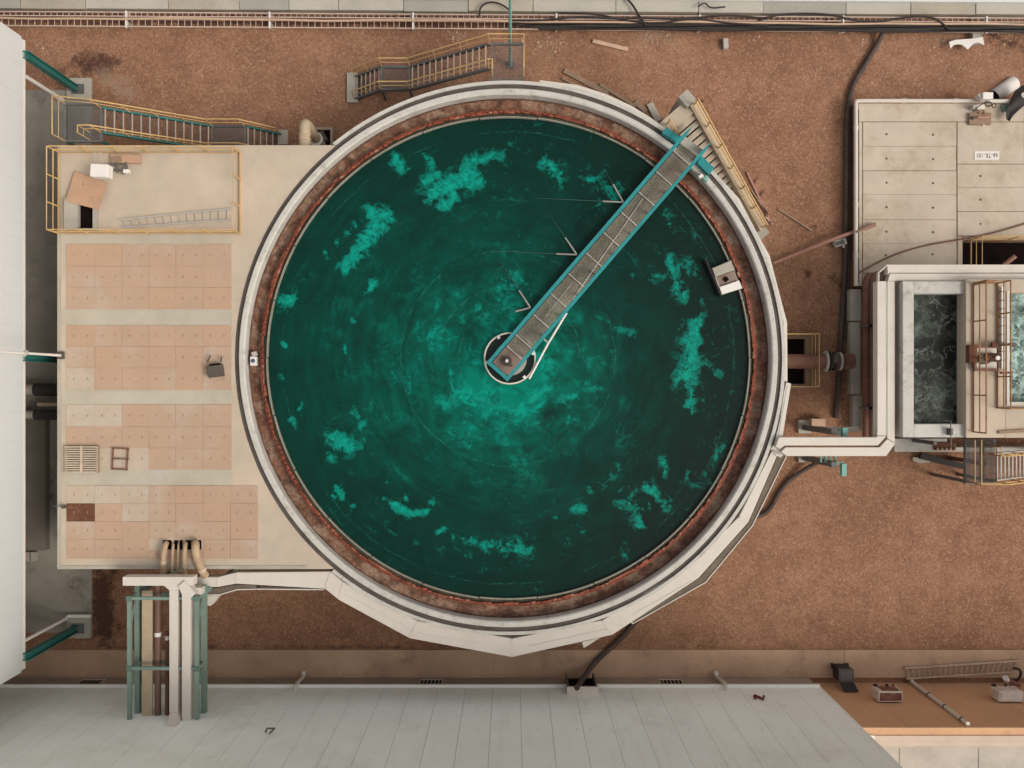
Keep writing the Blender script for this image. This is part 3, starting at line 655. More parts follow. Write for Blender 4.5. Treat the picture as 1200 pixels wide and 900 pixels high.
# loose things on the deck
sh = thing('plywood_sheet', 'tan plywood sheet leaning over the open hatch inside the yellow rail', 'board', at(100,222,4.0))
qs = [(*at(87.5,199.7,4.10)[:2],4.06), (*at(125.5,214.5,4.14)[:2],4.10), (*at(116,246,4.32)[:2],4.30), (*at(77,235.6,4.30)[:2],4.27)]
mb = MB(); mb.add([Vector(p) for p in qs]+[Vector(p)+Vector((0,0,.03)) for p in qs], [(3,2,1,0),(4,5,6,7),(0,1,5,4),(1,2,6,5),(2,3,7,6),(3,0,4,7)])
mb.build('sheet', M_ply, sh)
for f in (.35,.7):
    c = Vector(qs[0]).lerp(Vector(qs[2]), f); MB().cbox((c.x,c.y,c.z+.032), .05,.03,.02,.4).build('clip', M_darkbox, sh)
wb = thing('control_box', 'white control box on a post beside the plywood sheet and the yellow rail', 'box', at(118,204,4.0))
a = at(116,199.5,4.95); MB().cbox((a.x,a.y,4.72), .70,.50,.45,-.05).build('casing', M_wbox, wb, bevel=.02)
MB().tube([(a.x,a.y,4.0),(a.x,a.y,4.5)], .05, 8).build('post', M_galv, wb)
MB().cbox((a.x,a.y,4.016), .3,.3,.03).build('base_plate', M_galv, wb)
MB().bar(at(111,178,4.6), at(113,191,4.6), .03,.03).bar(at(117,178,4.6), at(119,191,4.6), .03,.03).build('conduit', M_galv, wb)
bd = thing('timber_block', 'brown timber board lying by the top yellow rail on the concrete deck', 'board', at(148,186,4.0))
a = at(148,186.5,4.1); MB().cbox((a.x,a.y,4.10), 1.2,.34,.18,-.02).build('board', M_ply, bd, bevel=.01); MB().cbox((a.x-.35,a.y-.03,4.2), .4,.24,.03,.1).build('batten', M_timber, bd)
vp = thing('dosing_valve', 'small dark valve and pipework beside the white box on the deck', 'valve', at(140,198,4.0))
MB().tube([at(126,192.5,4.2), at(148,193,4.2)], .035, 6).tube([at(128,200,4.15), at(150,199,4.15)], .03, 6).build('pipe', M_steel, vp)
for (x,y) in ((131,196),(137,197.5),(148,195)): MB().tube([at(x,y-5,4.2), at(x+1,y+5,4.2)], .045, 6).build('branch', M_steel, vp)
MB().tube([at(145,200,4.3)+Vector((.13*math.cos(k*.524),.13*math.sin(k*.524),0)) for k in range(13)], .025, 6).build('handwheel', M_steel, vp)
MB().cbox(at(148.5,201,4.35), .22,.14,.14).build('white_cap', M_wbox, vp)

def ladder(name, label, a0, a1, b0, b1, rungs, m, r=.025, z=.05, group=None):
    t = thing(name, label, 'ladder', (Vector(a0)+Vector(b1))/2, group)
    MB().bar(a0, a1, r*2, r*2.4).build('side_rail', m, t); MB().bar(b0, b1, r*2, r*2.4).build('side_rail', m, t)
    for i in range(rungs):
        f = (i+.5)/rungs; MB().tube([Vector(a0).lerp(Vector(a1),f), Vector(b0).lerp(Vector(b1),f)], r*.75, 6).build('rung', m, t)
    return t
ladder('aluminium_ladder', 'grey metal ladder lying on the concrete deck inside the yellow rail', at(139,257.5,4.06), at(271,244.5,4.06), at(143,266.5,4.06), at(271,257.5,4.06), 14, M_galv)

bk = thing('steel_skip', 'dark dirty tipped bucket lying on the pink panels near the tank rim', 'bucket', at(251,432,4.04))
a = at(252,433,4.3)
mb = MB(); M_ = .24
mb.cbox((a.x,a.y-.05,4.36), .56,.42,.06,.12); mb.cbox((a.x-.27,a.y-.08,4.21), .05,.46,.32,.12); mb.cbox((a.x+.26,a.y-.02,4.21), .05,.46,.32,.12); mb.cbox((a.x+.02,a.y-.27,4.21), .54,.05,.32,.12)
mb.build('tub', M_darkbox, bk, bevel=.01)
MB().cbox((a.x-.02,a.y+.18,4.19), .42,.10,.26,.12).build('mouth', M_dark, bk)
MB().tube([at(243,424,4.2),at(246.5,416.5,4.25)], .035,6).build('handle', M_darkbox, bk); MB().tube([at(259,424,4.2),at(259.5,417.5,4.25)], .035,6).build('handle', M_darkbox, bk)

pt = thing('wooden_pallet', 'cream slatted wooden pallet at the left edge of the pink panelled deck', 'pallet', at(95,538,4.04))
a, b = at(75.5,522.5,4.2), at(114.5,554.5,4.2)
for i in range(12):
    y = b.y + (a.y-b.y)*(i+.5)/12; MB().box(a.x, y-.026, 4.17, b.x, y+.026, 4.195).build('slat', M_wood, pt)
for f in (.03,.5,.97):
    x = a.x+(b.x-a.x)*f; MB().box(x-.05, b.y, 4.075, x+.05, a.y, 4.167).build('bearer', M_timber, pt)
for f in (0,1,2,3): MB().box(a.x, b.y+(a.y-b.y)*f/4+.012, 4.045, b.x, b.y+(a.y-b.y)*(f+1)/4-.012, 4.073).build('bottom_board', M_darkbox, pt)  # boards added, their dark colour stands in for shade between the slats
MB().box(a.x+(b.x-a.x)*.5-.045, b.y, 4.197, a.x+(b.x-a.x)*.5+.045, a.y, 4.212).build('top_board', M_wood, pt)
fr = thing('steel_trestle', 'small rusty rectangular frame with a cross bar lying beside the pallet', 'frame', at(141,538,4.04))
for (x0,y0,x1,y1) in ((132.5,525,131.5,550),(150,526,148.5,550.5),(131,525,151,526),(131,537.5,150,538),(130.5,549.5,149.5,550.5)):
    MB().bar(at(x0,y0,4.09), at(x1,y1,4.09), .05,.05).build('frame_bar', M_rustpipe, fr)
tp = thing('edge_tap', 'tiny dark tap on the deck edge beside the rusty brown plate', 'tap', at(75,593.5,4.03))
MB().tube([at(63,593,4.15), at(75,593.5,4.15)], .018, 6).build('spout', M_steel, tp); MB().disc(at(76,593.5,4.03), .075,.16,10).build('tap_body', M_darkbox, tp)

# five hoses coming out of the deck and over its lower edge
def hose_thing(i, pts, r, m, lab, bands=()):
    t = thing('hose_pipe', lab, 'pipe', pts[0], 'pipes over the lower edge of the pink deck')
    P = [Vector(p) for p in pts]
    MB().tube(smooth_path(P), r, 10).build('pipe', m, t, smooth=True)
    for f in bands:
        s_ = smooth_path(P); k = int(f*(len(s_)-2)); MB().tube([s_[k], s_[k+1]], r*1.14, 10).build('clamp', M_wood, t, smooth=True)
def smooth_path(P, it=2):
    P = [Vector(p) for p in P]
    for _ in range(it):
        Q = [P[0]]
        for i in range(len(P)-1): Q += [P[i].lerp(P[i+1],.25), P[i].lerp(P[i+1],.75)]
        P = Q + [P[-1]]
    return P
hose_thing(0,[at(195,637,3.98),at(194.5,636.5,4.3),at(191.5,648,4.42),at(191,662,4.38),at(191.5,674,4.0),at(191.5,674,3.4)],.105,M_lag,'leftmost of the five lagged pipes bending over the lower deck edge',(.55,.8))
hose_thing(1,[at(203,638,3.98),at(203,638,4.22),at(202,650,4.28),at(201.5,672,4.2),at(201.5,673,3.4)],.055,M_lag,'mottled brown thin pipe, second from the left over the lower deck edge')
hose_thing(2,[at(209,637,3.98),at(209,637,4.2),at(208.5,650,4.25),at(208,670,4.2),at(208,671,3.4)],.032,M_lag,'thinnest of the five pipes, the middle one over the lower deck edge')
hose_thing(3,[at(217.5,637,3.98),at(217.5,637,4.3),at(216,650,4.38),at(216,664,4.3),at(216.5,673,3.9),at(216.5,673,3.4)],.085,M_lag,'medium lagged pipe right beside the thickest one over the lower deck edge',(.6,))
hose_thing(4,[at(229,637,3.98),at(229,636.5,4.4),at(229,648,4.5),at(233,660,4.42),at(239.5,674,4.1),at(240,675,3.4)],.155,M_lag,'thickest of the five lagged pipes, rightmost over the lower deck edge',(.7,.85))

# ------------------------------------------------------------------ steel stairs
def steel_stair(name, label, y_out, y_in, xs, zs, treads, landing, plat, m_str, m_tread, rail_out, rail_in, ladder_dir=1):
    t = thing(name, label, 'stairs', (xs[-1], (y_out+y_in)/2, 0))
    for y in (y_out, y_in):
        for i in range(len(xs)-1):
            MB().bar((xs[i],y,zs[i]-.1), (xs[i+1],y,zs[i+1]-.1), .07, .22).build('stringer', m_str, t)
    for (xa,za,xb,zb,n_) in treads:
        for i in range(n_):
            f = (i+.5)/n_; x = xa+(xb-xa)*f; z = za+(zb-za)*f
            mb = MB(); mb.box(x-.024, min(y_out,y_in)+.04, z-.02, x+.024, max(y_out,y_in)-.04, z+.012)
            sgn = 1 if xb > xa else -1
            for q in range(1,4):
                xx = x + sgn*(-.055*q); mb.box(xx-.004, min(y_out,y_in)+.04, z-.03, xx+.004, max(y_out,y_in)-.04, z, 1)
            mb.build('tread', [m_tread, M_steel], t)
    for nm, (x0,x1,y0,y1,z) in (('landing',landing),('platform',plat)):
        mb = MB(); mb.bar((x0,y0,z-.06),(x1,y0,z-.06),.08,.14); mb.bar((x0,y1,z-.06),(x1,y1,z-.06),.08,.14); mb.bar((x0,y0,z-.06),(x0,y1,z-.06),.08,.135); mb.bar((x1,y0,z-.06),(x1,y1,z-.06),.08,.135)
        fr_ = mb.build(nm+'_frame', M_steel, t)
        g = MB(); x = min(x0,x1)+.06
        while x < max(x0,x1)-.05: g.box(x-.006, min(y0,y1)+.04, z-.03, x+.006, max(y0,y1)-.04, z+.004); x += .045
        y = min(y0,y1)+.08
        while y < max(y0,y1)-.05: g.box(min(x0,x1)+.04, y-.005, z-.012, max(x0,x1)-.04, y+.005, z-.002); y += .12
        g.build('grating', M_steel, fr_)
        for (px_,py_) in ((x0,min(y0,y1)),(x1,min(y0,y1))):
            if nm == 'landing' or True: MB().bar((px_,py_,0),(px_,py_,z-.14),.1,.1,up=(1,0,0)).build('leg', m_str, t)
    for path in (rail_out, rail_in):
        P = [Vector(p) for p in path]; up = Vector((0,0,1.0))
        for f in (1.0,.5): MB().tube([p+up*f for p in P], .027 if f == 1 else .015, 6).build('hand_rail' if f == 1 else 'mid_rail', M_yellow, t)
        for i in range(len(P)-1):
            k = max(1, round((P[i+1]-P[i]).length/1.25))
            for j in range(k+(1 if i == len(P)-2 else 0)):
                p = P[i].lerp(P[i+1], j/k); MB().tube([p-Vector((0,0,.1)), p+up*.99], .021, 6).build('post', M_yellow, t)
    return t
yo, yi = 11.12, 10.12
xs = [at(118,0,4).x, at(249,0,1.4).x, at(287,0,1.4).x, at(330,0,.1).x]; zs = [4.0,1.4,1.4,.1]
xl = at(76,0,4).x
steel_stair('steel_stairs','teal steel staircase with yellow rails climbing to the top left of the pink deck', yo, yi, xs, zs,
    [(xs[0],4.0,xs[1],1.4,13),(xs[2],1.4,xs[3],.1,6)], (xs[1],xs[2],yi,yo,1.4), (xl,xs[0],yi-.35,yo+.15,3.98), M_tealD, M_tread,
    [(xl,yi-.35,4.0),(xl,yo+.15,4.0),(xs[0],yo,4.0),(xs[1],yo,1.4),(xs[2],yo,1.4),(xs[3],yo,.1)],
    [(xs[0]-.45,yi-.3,4.0),(xs[0]-.45,yi,4.0),(xs[0],yi,4.0),(xs[1],yi,1.4),(xs[2],yi,1.4),(xs[3],yi,.1)])
pad = MB(); a, b = at(326,153), at(338,170); pad.box(a.x,b.y,-.1,b.x,a.y,.14); tag(pad.build('stair_footing', M_concG, bevel=.02),'square grey concrete footing under the foot of the teal staircase','footing')
yo, yi = 13.68, 12.70
xs = [at(573,0,4).x, at(480,0,1.4).x, at(447,0,1.4).x, at(416,0,.1).x]; xl = at(613,0,4).x
steel_stair('steel_stairs','grey steel staircase with yellow rails above the top of the round tank', yo, yi, xs, zs,
    [(xs[0],4.0,xs[1],1.4,13),(xs[2],1.4,xs[3],.1,6)], (xs[2],xs[1],yi,yo,1.4), (xs[0]+.12,xl,12.2,yo,3.98), M_steel, M_tread,
    [(xl+.02,12.35,4.0),(xl+.02,yo,4.0),(xs[0],yo,4.0),(xs[1],yo,1.4),(xs[2],yo,1.4),(xs[3],yo,.1)],
    [(xs[0]+.15,12.35,4.0),(xs[0]+.15,yi,4.0),(xs[0],yi,4.0),(xs[1],yi,1.4),(xs[2],yi,1.4),(xs[3],yi,.1)])
pad = MB(); a, b = at(407,86), at(420,121); pad.box(a.x,b.y,-.1,b.x,a.y,.14); tag(pad.build('stair_footing', M_concG, bevel=.02),'long grey concrete footing at the foot of the upper grey staircase','footing')

# concrete stair hugging the tank on the right of the bridge
cs = thing('concrete_stairs', 'pale concrete staircase with cream handrail curving down beside the bridge end', 'stairs', at(840,180,0))
wt, wb_ = at(812,120,4.2), at(897,266,.9)
d2 = Vector((wb_.x-wt.x, wb_.y-wt.y, 0)); run = d2.length; d2.normalize(); n2 = Vector((d2.y,-d2.x,0))
if (n2.x*(TC.x-wt.x)+n2.y*(TC.y-wt.y)) < 0: n2 = -n2
# side wall with sloping top
def seg_prism(mb, u0,u1,v0,v1,z0a,z0b,z1a,z1b):
    P = [wt+d2*u0+n2*v0, wt+d2*u1+n2*v0, wt+d2*u1+n2*v1, wt+d2*u0+n2*v1]
    mb.prism([p[:2] for p in P], [z0a,z0b,z0b,z0a], [z1a,z1b,z1b,z1a])
mb = MB(); seg_prism(mb,0,run,-.16,.14,-.1,-.1,4.2,.55); mb.build('side_wall', M_conc, cs, bevel=.015)
mb = MB(); seg_prism(mb,-.55,0,-.18,.30,-.1,-.1,4.22,4.22); mb.build('wall_head', M_concG, cs, bevel=.015)
mb = MB(); seg_prism(mb,0.02,run,-.19,.17,4.202,.552,4.23,.58); mb.build('coping', M_yellowC, cs)
mb = MB(); seg_prism(mb,-.28,.30,.14,1.45,-.1,-.1,3.95,3.95); mb.build('landing', M_conc, cs, bevel=.01)
nst = 20
for i in range(nst):
    u0 = .30+(run-.30)*i/nst; u1 = .30+(run-.30)*(i+1)/nst; z = 3.95-(i+1)*3.85/nst
    mb = MB(); seg_prism(mb,u0-.005,u1-.055,.14,1.42,max(-.1,z-.07),max(-.1,z-.07),z,z); mb.build('step', M_conc, cs, bevel=.008)
mb = MB(); seg_prism(mb,run-.05,run+.35,-.25,1.0,-.1,-.1,.12,.12); mb.build('foot_slab', M_concG, cs)
mb = MB(); seg_prism(mb,.30,run,.3,1.3,-.1,-.1,3.55,-.05); mb.build('stair_waist', M_steel, cs)
def rail_on(u0,z0,u1,z1,v,m,k,h=.75):
    for f in (1,.5):
        a = wt+d2*u0+n2*v; b = wt+d2*u1+n2*v
        MB().tube([(a.x,a.y,z0+h*f),(b.x,b.y,z1+h*f)], .03, 6).build('hand_rail' if f == 1 else 'mid_rail', m, cs)
    for i in range(k):
        f = i/(k-1); a = wt+d2*(u0+(u1-u0)*f)+n2*v; z = z0+(z1-z0)*f
        MB().tube([(a.x,a.y,z),(a.x,a.y,z+h)], .03, 6).build('post', M_yellow, cs)
rail_on(.1,4.17,run-.05,.58,0,M_yellow,7)
rail_on(-.05,3.95,2.0,2.6,1.28,M_yellow,3)

# ------------------------------------------------------------------ launder troughs outside the tank
def strip(mb, outer, inner, z0, z1, mi=0):
    for i in range(len(outer)-1):
        mb.prism([outer[i][:2], outer[i+1][:2], inner[i+1][:2], inner[i][:2]], z0, z1, mi)
ZL = 4.0
bt = thing('overflow_trough', 'white covered overflow trough bent round the lower right rim of the tank', 'trough', at(700,740,3.4))
O = [(912,531),(877,612),(819,677),(717.5,744),(600,770),(480,748),(397,703),(381,690),(277,684),(255,688),(226,688)]
I = [(905.5,527),(866,606),(808,663),(706,727),(600,748.5),(490,728),(402,682),(388,670),(277,671),(255,676.5),(226,676.5)]
for i in range(len(O)-1):
    o0,o1,i0,i1 = (at(*q,ZL) for q in (O[i],O[i+1],I[i],I[i+1]))
    dz = (-.006 if i % 2 else .0)
    mb = MB(); mb.prism([o0[:2],o1[:2],i1[:2],i0[:2]], 3.45, ZL+dz); mb.build('trough_section', M_lid, bt, bevel=.012)
    # lap joint and a cover edge line
    mb = MB(); mb.bar(o1.lerp(i1,.03)+Vector((0,0,.006)), o1.lerp(i1,.97)+Vector((0,0,.006)), .05,.02); mb.build('joint_strip', M_lid, bt)
for (x0,y0,x1,y1) in ((487,741,560,753),(404,696,480,736),(620,757,712,737),(742,720,812,680)):
    MB().bar(at(x0,y0,ZL)+Vector((0,0,.008)), at(x1,y1,ZL)+Vector((0,0,.008)), .02,.012).build('cover_edge', M_groove, bt)
ot = thing('open_trough', 'open dark trough with thin white outer wall along the lower right of the tank', 'trough', at(850,640,3.4))
O2 = [(921.5,535),(882,616),(827,682.5),(741.5,731)]; I2 = [(913,531.5),(878,612.5),(820,677.5),(737,723.5)]
oz = [at(*q,3.9) for q in O2]; iz = [at(*q,3.9) for q in I2]
for i in range(3):
    mb = MB(); mb.prism([oz[i][:2],oz[i+1][:2],iz[i+1][:2],iz[i][:2]], 3.4, 3.86); mb.build('trough_floor', M_trough, ot)
    mb = MB(); mb.bar(oz[i]-Vector((0,0,.25)), oz[i+1]-Vector((0,0,.25)), .035,.5); mb.build('outer_wall', M_lid, ot)
MB().bar(oz[3]-Vector((0,0,.25)), iz[3]-Vector((0,0,.25)), .05,.5).build('end_wall', M_lid, ot)
ol = thing('open_trough', 'short open dark trough with white edge beside the pipe rack at lower left', 'trough', at(300,690,3.4))
O3 = [(236,697.5),(257,697),(266,694.5),(278,691),(300,690.5),(379,691)]; I3 = [(236,689.5),(255,689.5),(263,688),(278,685),(300,686),(379,690)]
oz = [at(*q,3.9) for q in O3]; iz = [at(*q,3.9) for q in I3]
for i in range(5):
    if i < 4:
        mb = MB(); mb.prism([oz[i][:2],oz[i+1][:2],iz[i+1][:2],iz[i][:2]], 3.4, 3.86); mb.build('trough_floor', M_trough, ol)
    mb = MB(); mb.bar(oz[i]-Vector((0,0,.25)), oz[i+1]-Vector((0,0,.25)), .04,.5); mb.build('outer_wall', M_lid, ol)
mb = MB(); mb.prism([at(*q,3.7)[:2] for q in ((243,698),(257,697.5),(251,706),(247,710),(243,709))], 3.3, 3.75); mb.build('drop_spout', M_lid, ol)
mb = MB(); mb.prism([at(*q,3.7)[:2] for q in ((660,757.5),(683,753),(683,759),(690,752))], 3.3, 3.7)
ds = MB(); ds.prism([at(*q,3.8)[:2] for q in ((682,752),(703,747),(692,754),(684,759))], 3.3, 3.85); ds.build('drop_spout', M_lid, bt)

ur = thing('rim_trough', 'narrow white angular trough along the upper right rim of the tank', 'trough', at(840,200,3.5))
O4 = [(632.5,93.8),(677.5,99.5),(710,110),(740,123.8),(760,136),(780,150),(836.7,201),(866.7,233),(891,280),(902,299.5),(919,365),(922.5,378),(923,447)]
def inward(p, rr=322.5):
    dx, dy = p[0]-596, p[1]-419.5; l = math.hypot(dx,dy); return (596+dx/l*rr, 419.5+dy/l*rr)
I4 = [inward(p) for p in O4]
for i in range(len(O4)-1):
    mb = MB(); mb.prism([at(*q,4.0)[:2] for q in (O4[i],O4[i+1],I4[i+1],I4[i])], 3.55, 4.0 - .008*(i%2)); mb.build('trough_section', M_lid, ur, bevel=.01)
    a_, b_ = [tuple(inward(p,322.5+ (math.hypot(p[0]-596,p[1]-419.5)-322.5)*.45)) for p in (O4[i],O4[i+1])]
    if math.hypot(O4[i][0]-596,O4[i][1]-419.5) > 326: MB().bar(at(*a_,4.005), at(*b_,4.005), .025,.012).build('cover_edge', M_groove, ur)
MB().prism([at(*q,4.1)[:2] for q in ((922,448),(927.5,449.5),(926,459),(917.5,512),(907,524),(915,490),(919,460))], 3.5, 4.06).build('trough_section', M_lid, ur, bevel=.01)
MB().bar(at(923,452,4.07), at(912,515,4.07), .03,.014).build('cover_edge', M_groove, ur)

# twin launders to the mixing tank on the right
tl = thing('twin_launder', 'pair of white covered launders turning a corner towards the mixing tank at right', 'trough', at(1035,430,3.8))
ZT = 4.3
def lid(name, poly, z=ZT, parent=tl, zb=3.85, m=M_lid): return MB().prism([at(*q,z)[:2] for q in poly], zb, z).build(name, m, parent, bevel=.012)
lid('inner_launder', ((913,512.5),(1027.5,512.5),(1027.5,511),(1039,511),(1029,522),(920,522),(913.5,526),(909,523)))
lid('inner_launder', ((1028.2,329.5),(1039,329.5),(1039,510.5),(1028.2,510.5)))
lid('outer_launder', ((921,524.2),(1031,524.2),(1040,514.5),(1049,520),(1038.5,534.5),(922,534.5),(915.5,529.5)))
lid('outer_launder', ((1039.8,329.5),(1048.6,329.5),(1048.6,519.5),(1039.8,513.5)))
lid('outer_launder', ((1039.8,310),(1215,310),(1215,319.6),(1042.5,319.6),(1040.5,322)))
lid('inner_launder', ((1043,320.4),(1215,320.4),(1215,329.2),(1040.5,329.2)), ZT-.01)
MB().prism([at(*q,ZT-.3)[:2] for q in ((1028.2,329.5),(1028.2,320),(1039.8,310),(1042.5,320),(1039.5,329.5))], 3.85, 3.95).build('corner_floor', M_trough, tl)
MB().bar(at(1028.7,329.5,ZT-.1), at(1028.7,320,ZT-.1), .04,.2).bar(at(1028.7,320,ZT-.1), at(1039.5,310.4,ZT-.1), .04,.2).build('corner_wall', M_lid, tl)
for (x0,y0,x1,y1) in ((1038.8,335,1038.8,428),(1038.8,474,1038.8,510)):
    MB().bar(at(x0,y0,ZT+.004), at(x1,y1,ZT+.004), .022,.012).build('cover_edge', M_groove, tl)
MB().prism([at(*q,4.08)[:2] for q in ((903,526),(909,519),(917,521),(922,529),(915,536),(910,534))], 3.6, 4.08).build('junction_box', M_lid, tl, bevel=.012)
MB().bar(at(905,527,4.09), at(913,532,4.09), .03,.015).build('clip', M_steel, tl)
# supports under the twin launder
for (nm,lab,cx_,cy_,arm,sgn) in (('support_frame','green steel support under the white twin launder, upper side with timber block',936,502,(986,499),1),('support_frame','green steel support under the white twin launder, lower side',937,534,(985,535),-1)):
    t = thing(nm, lab, 'support', at(cx_,cy_,0), 'supports of the twin launder')
    x0, x1 = (936,951); ya_, yb_ = ((492,508) if sgn > 0 else (530,542))
    MB().prism([at(*q,.2)[:2] for q in ((x0,ya_),(x1,ya_),(x1,yb_),(x0,yb_))], -.1,.2).build('pad', M_concG, t, bevel=.015)
    a = at(943, 501 if sgn > 0 else 536, .2); top = Vector((a.x+.02, a.y, 3.8))
    MB().bar(a, top, .22,.22,up=(0,1,0)).build('column', M_steel, t)
    e = at(arm[0], arm[1], 3.3); MB().bar((a.x,a.y-.05*sgn,3.55), (e.x,a.y-.05*sgn,3.55), .14,.2).build('beam', M_tealG, t)
    MB().cbox((e.x,a.y+(-.05 if sgn>0 else -.22),3.6), .19,.5 if sgn<0 else .42,.25).build('cross_head', M_tealL, t)
    if sgn > 0:
        b = at(959,495,.5); MB().cbox((b.x,b.y,.3), .6,.32,.5).build('block', M_pale, t)
        for k in (0,1): b = at(977+k*22,506,3.2); MB().cbox((b.x,b.y+.1,3.2), .5,.2,.2).build('channel', M_concG, t)
    else:
        for k in range(4): b = at(962+k*5.5,533.5,3.4); MB().cbox((b.x,b.y-.12,3.4), .06,.34,.1).build('cleat', M_tealL, t)

# ------------------------------------------------------------------ mixing tank at the right
ZM = 4.55
mt = thing('mixing_tank', 'white concrete mixing tank with two frothy chambers at the right edge', 'tank', at(1180,420,0))
def rect(mb, x0,y0,x1,y1,z0,z1,mi=0):
    a, b = at(x0,y0,z1), at(x1,y1,z1); return mb.box(a.x,b.y,z0,b.x,a.y,z1,mi)
mb = MB()
rect(mb,1058,329.5,1071,512.5,2.9,ZM); rect(mb,1071,329.5,1134,344,2.9,ZM); rect(mb,1071,497,1134,512.5,2.9,ZM)
mb.build('chamber_wall', M_rim, mt, bevel=.02)
mb = MB(); rect(mb,1132,327,1178.5,513,2.9,ZM+.18); rect(mb,1178.5,474,1320,513,2.9,ZM+.176); rect(mb,1178.5,327,1320,343,2.9,ZM+.176); mb.build('walkway_slab', M_conc, mt, bevel=.02)
mb = MB(); a, b = at(1062,334,3), at(1318,508,3); mb.box(a.x,b.y,2.7,b.x,a.y,2.9); mb.build('floor_slab', M_concG, mt)
for (x,y) in ((1082,372),(1082,478),(1140,372),(1140,478),(1240,372),(1240,478)):
    p = at(x,y,1.5); MB().bar((p.x,p.y,0),(p.x,p.y,2.7),.3,.3,up=(0,1,0)).build('leg', M_steel, mt)
p = at(1078,517,1.5); MB().bar((p.x,p.y,0),(p.x,p.y,2.9),.14,.14,up=(0,1,0)).build('leg', M_steel, mt)
p = at(1133.5,540,1.5); MB().bar((p.x,p.y,0),(p.x,p.y,2.9),.16,.16,up=(0,1,0)).build('leg', M_redpipe, mt)
a, b = at(1071,344,4.0), at(1134,497,4.0); mb = MB(); mb.box(a.x-.1,b.y-.1,2.95,b.x+.1,a.y+.1,4.0)
struct(mb.build('dark_water', M_froth1))
a, b = at(1178,343,4.2), at(1319,474,4.2); mb = MB(); mb.box(a.x,b.y,2.95,b.x,a.y,4.2)
struct(mb.build('frothy_water', M_froth2))
mb = MB(); rect(mb,1180,341,1183,475,ZM,ZM+.22); rect(mb,1183,471,1300,475,ZM,ZM+.22); mb.build('pool_kerb', M_trim, mt)
zw = ZM+.18
guard_rail('walkway_rail','rusty guard rail along the left side of the mixing tank walkway',[at(1140,334,zw),at(1140,506,zw)],1.0,1.4,M_yellowR,toe=.1,rad=.03)
guard_rail('walkway_rail','rusty guard rail beside the frothy pool on the right of the walkway',[at(1140.5,332,zw),at(1168,332,zw),at(1168,478,zw),at(1215,478,zw)],1.0,1.3,M_yellowR,toe=.1,rad=.03)
dr = thing('mixer_drive', 'rusty mixer drive with stained motor on the mixing tank walkway', 'motor', at(1153,419,zw))
a = at(1153,420,zw)
MB().cbox((a.x,a.y,zw+.05), .92,.92,.1).build('base_frame', M_trim, dr, bevel=.01)
MB().cbox((a.x,a.y+.45,zw+.14), .95,.09,.18).cbox((a.x,a.y-.45,zw+.14), .95,.09,.18).cbox((a.x-.45,a.y,zw+.14), .09,.81,.18).build('frame_channels', M_rustpipe, dr)
MB().tube([(a.x-.12,a.y+.03,zw+.3),(a.x+.42,a.y+.03,zw+.3)], .15, 14).build('motor', M_rustplate, dr, smooth=True)
MB().disc((a.x-.1,a.y-.02,zw+.1), .22,.22,16).build('gear_case', M_darkbox, dr, smooth=True)
mb = MB()
for k in range(5): mb.tube([(a.x+.05+.07*k,a.y+.03,zw+.3),(a.x+.065+.07*k,a.y+.03,zw+.3)], .175, 14)
mb.build('cooling_fins', M_rustpipe, dr)
c = at(1169,419.5,zw+.5); MB().disc((c.x,c.y,zw+.1), .085,.45,16).build('lamp_globe', M_wbox, dr, smooth=True)
c = at(1136,415,zw); MB().cbox((c.x,c.y,zw+.15), .3,.7,.3).build('terminal_box', M_rustplate, dr)
wp = thing('white_conduit', 'white perforated conduit standing along the edge of the frothy pool', 'pipe', at(1175,380,zw))
MB().bar(at(1174.8,336,zw+.15), at(1174.8,432,zw+.15), .13,.13).build('channel', M_wbox, wp)
for k in range(9): MB().bar(at(1171,342+k*10,zw+.12), at(1177,342+k*10,zw+.12), .03,.2).build('clip', M_steel, wp)
pb = thing('pipe_bracket', 'dark steel pipe bracket reaching over the frothy pool from the walkway', 'bracket', at(1175,404,zw))
MB().bar(at(1161,404,zw+.3), at(1188,403.5,zw+.3), .1,.1).build('arm', M_darkbox, pb); MB().cbox(at(1166,404,zw+.36), .25,.2,.12).build('clamp', M_rustplate, pb); MB().cbox(at(1187,404,zw+.36), .16,.18,.14).build('clamp', M_darkbox, pb)
MB().bar(at(1172,437,zw+.3), at(1186,436.5,zw+.3), .09,.09).build('arm', M_rustplate, pb)
lp = thing('level_probe', 'thin dark level probe on the lower wall of the left frothy chamber', 'probe', at(1113,505,ZM))
MB().tube([at(1107,493,ZM+.3),at(1114,493,ZM+.3),at(1114.5,525,ZM+.2)], .022, 6).build('rod', M_steel, lp); MB().cbox(at(1113,506,ZM+.12), .13,.26,.24).build('head', M_darkbox, lp)
rl = tag(MB().bar(at(1170,506.5,zw+.05), at(1215,504,zw+.05), .12,.08).build('timber_batten', M_timber, bevel=.01), 'brown timber batten lying on the white walkway below the frothy pool','timber')
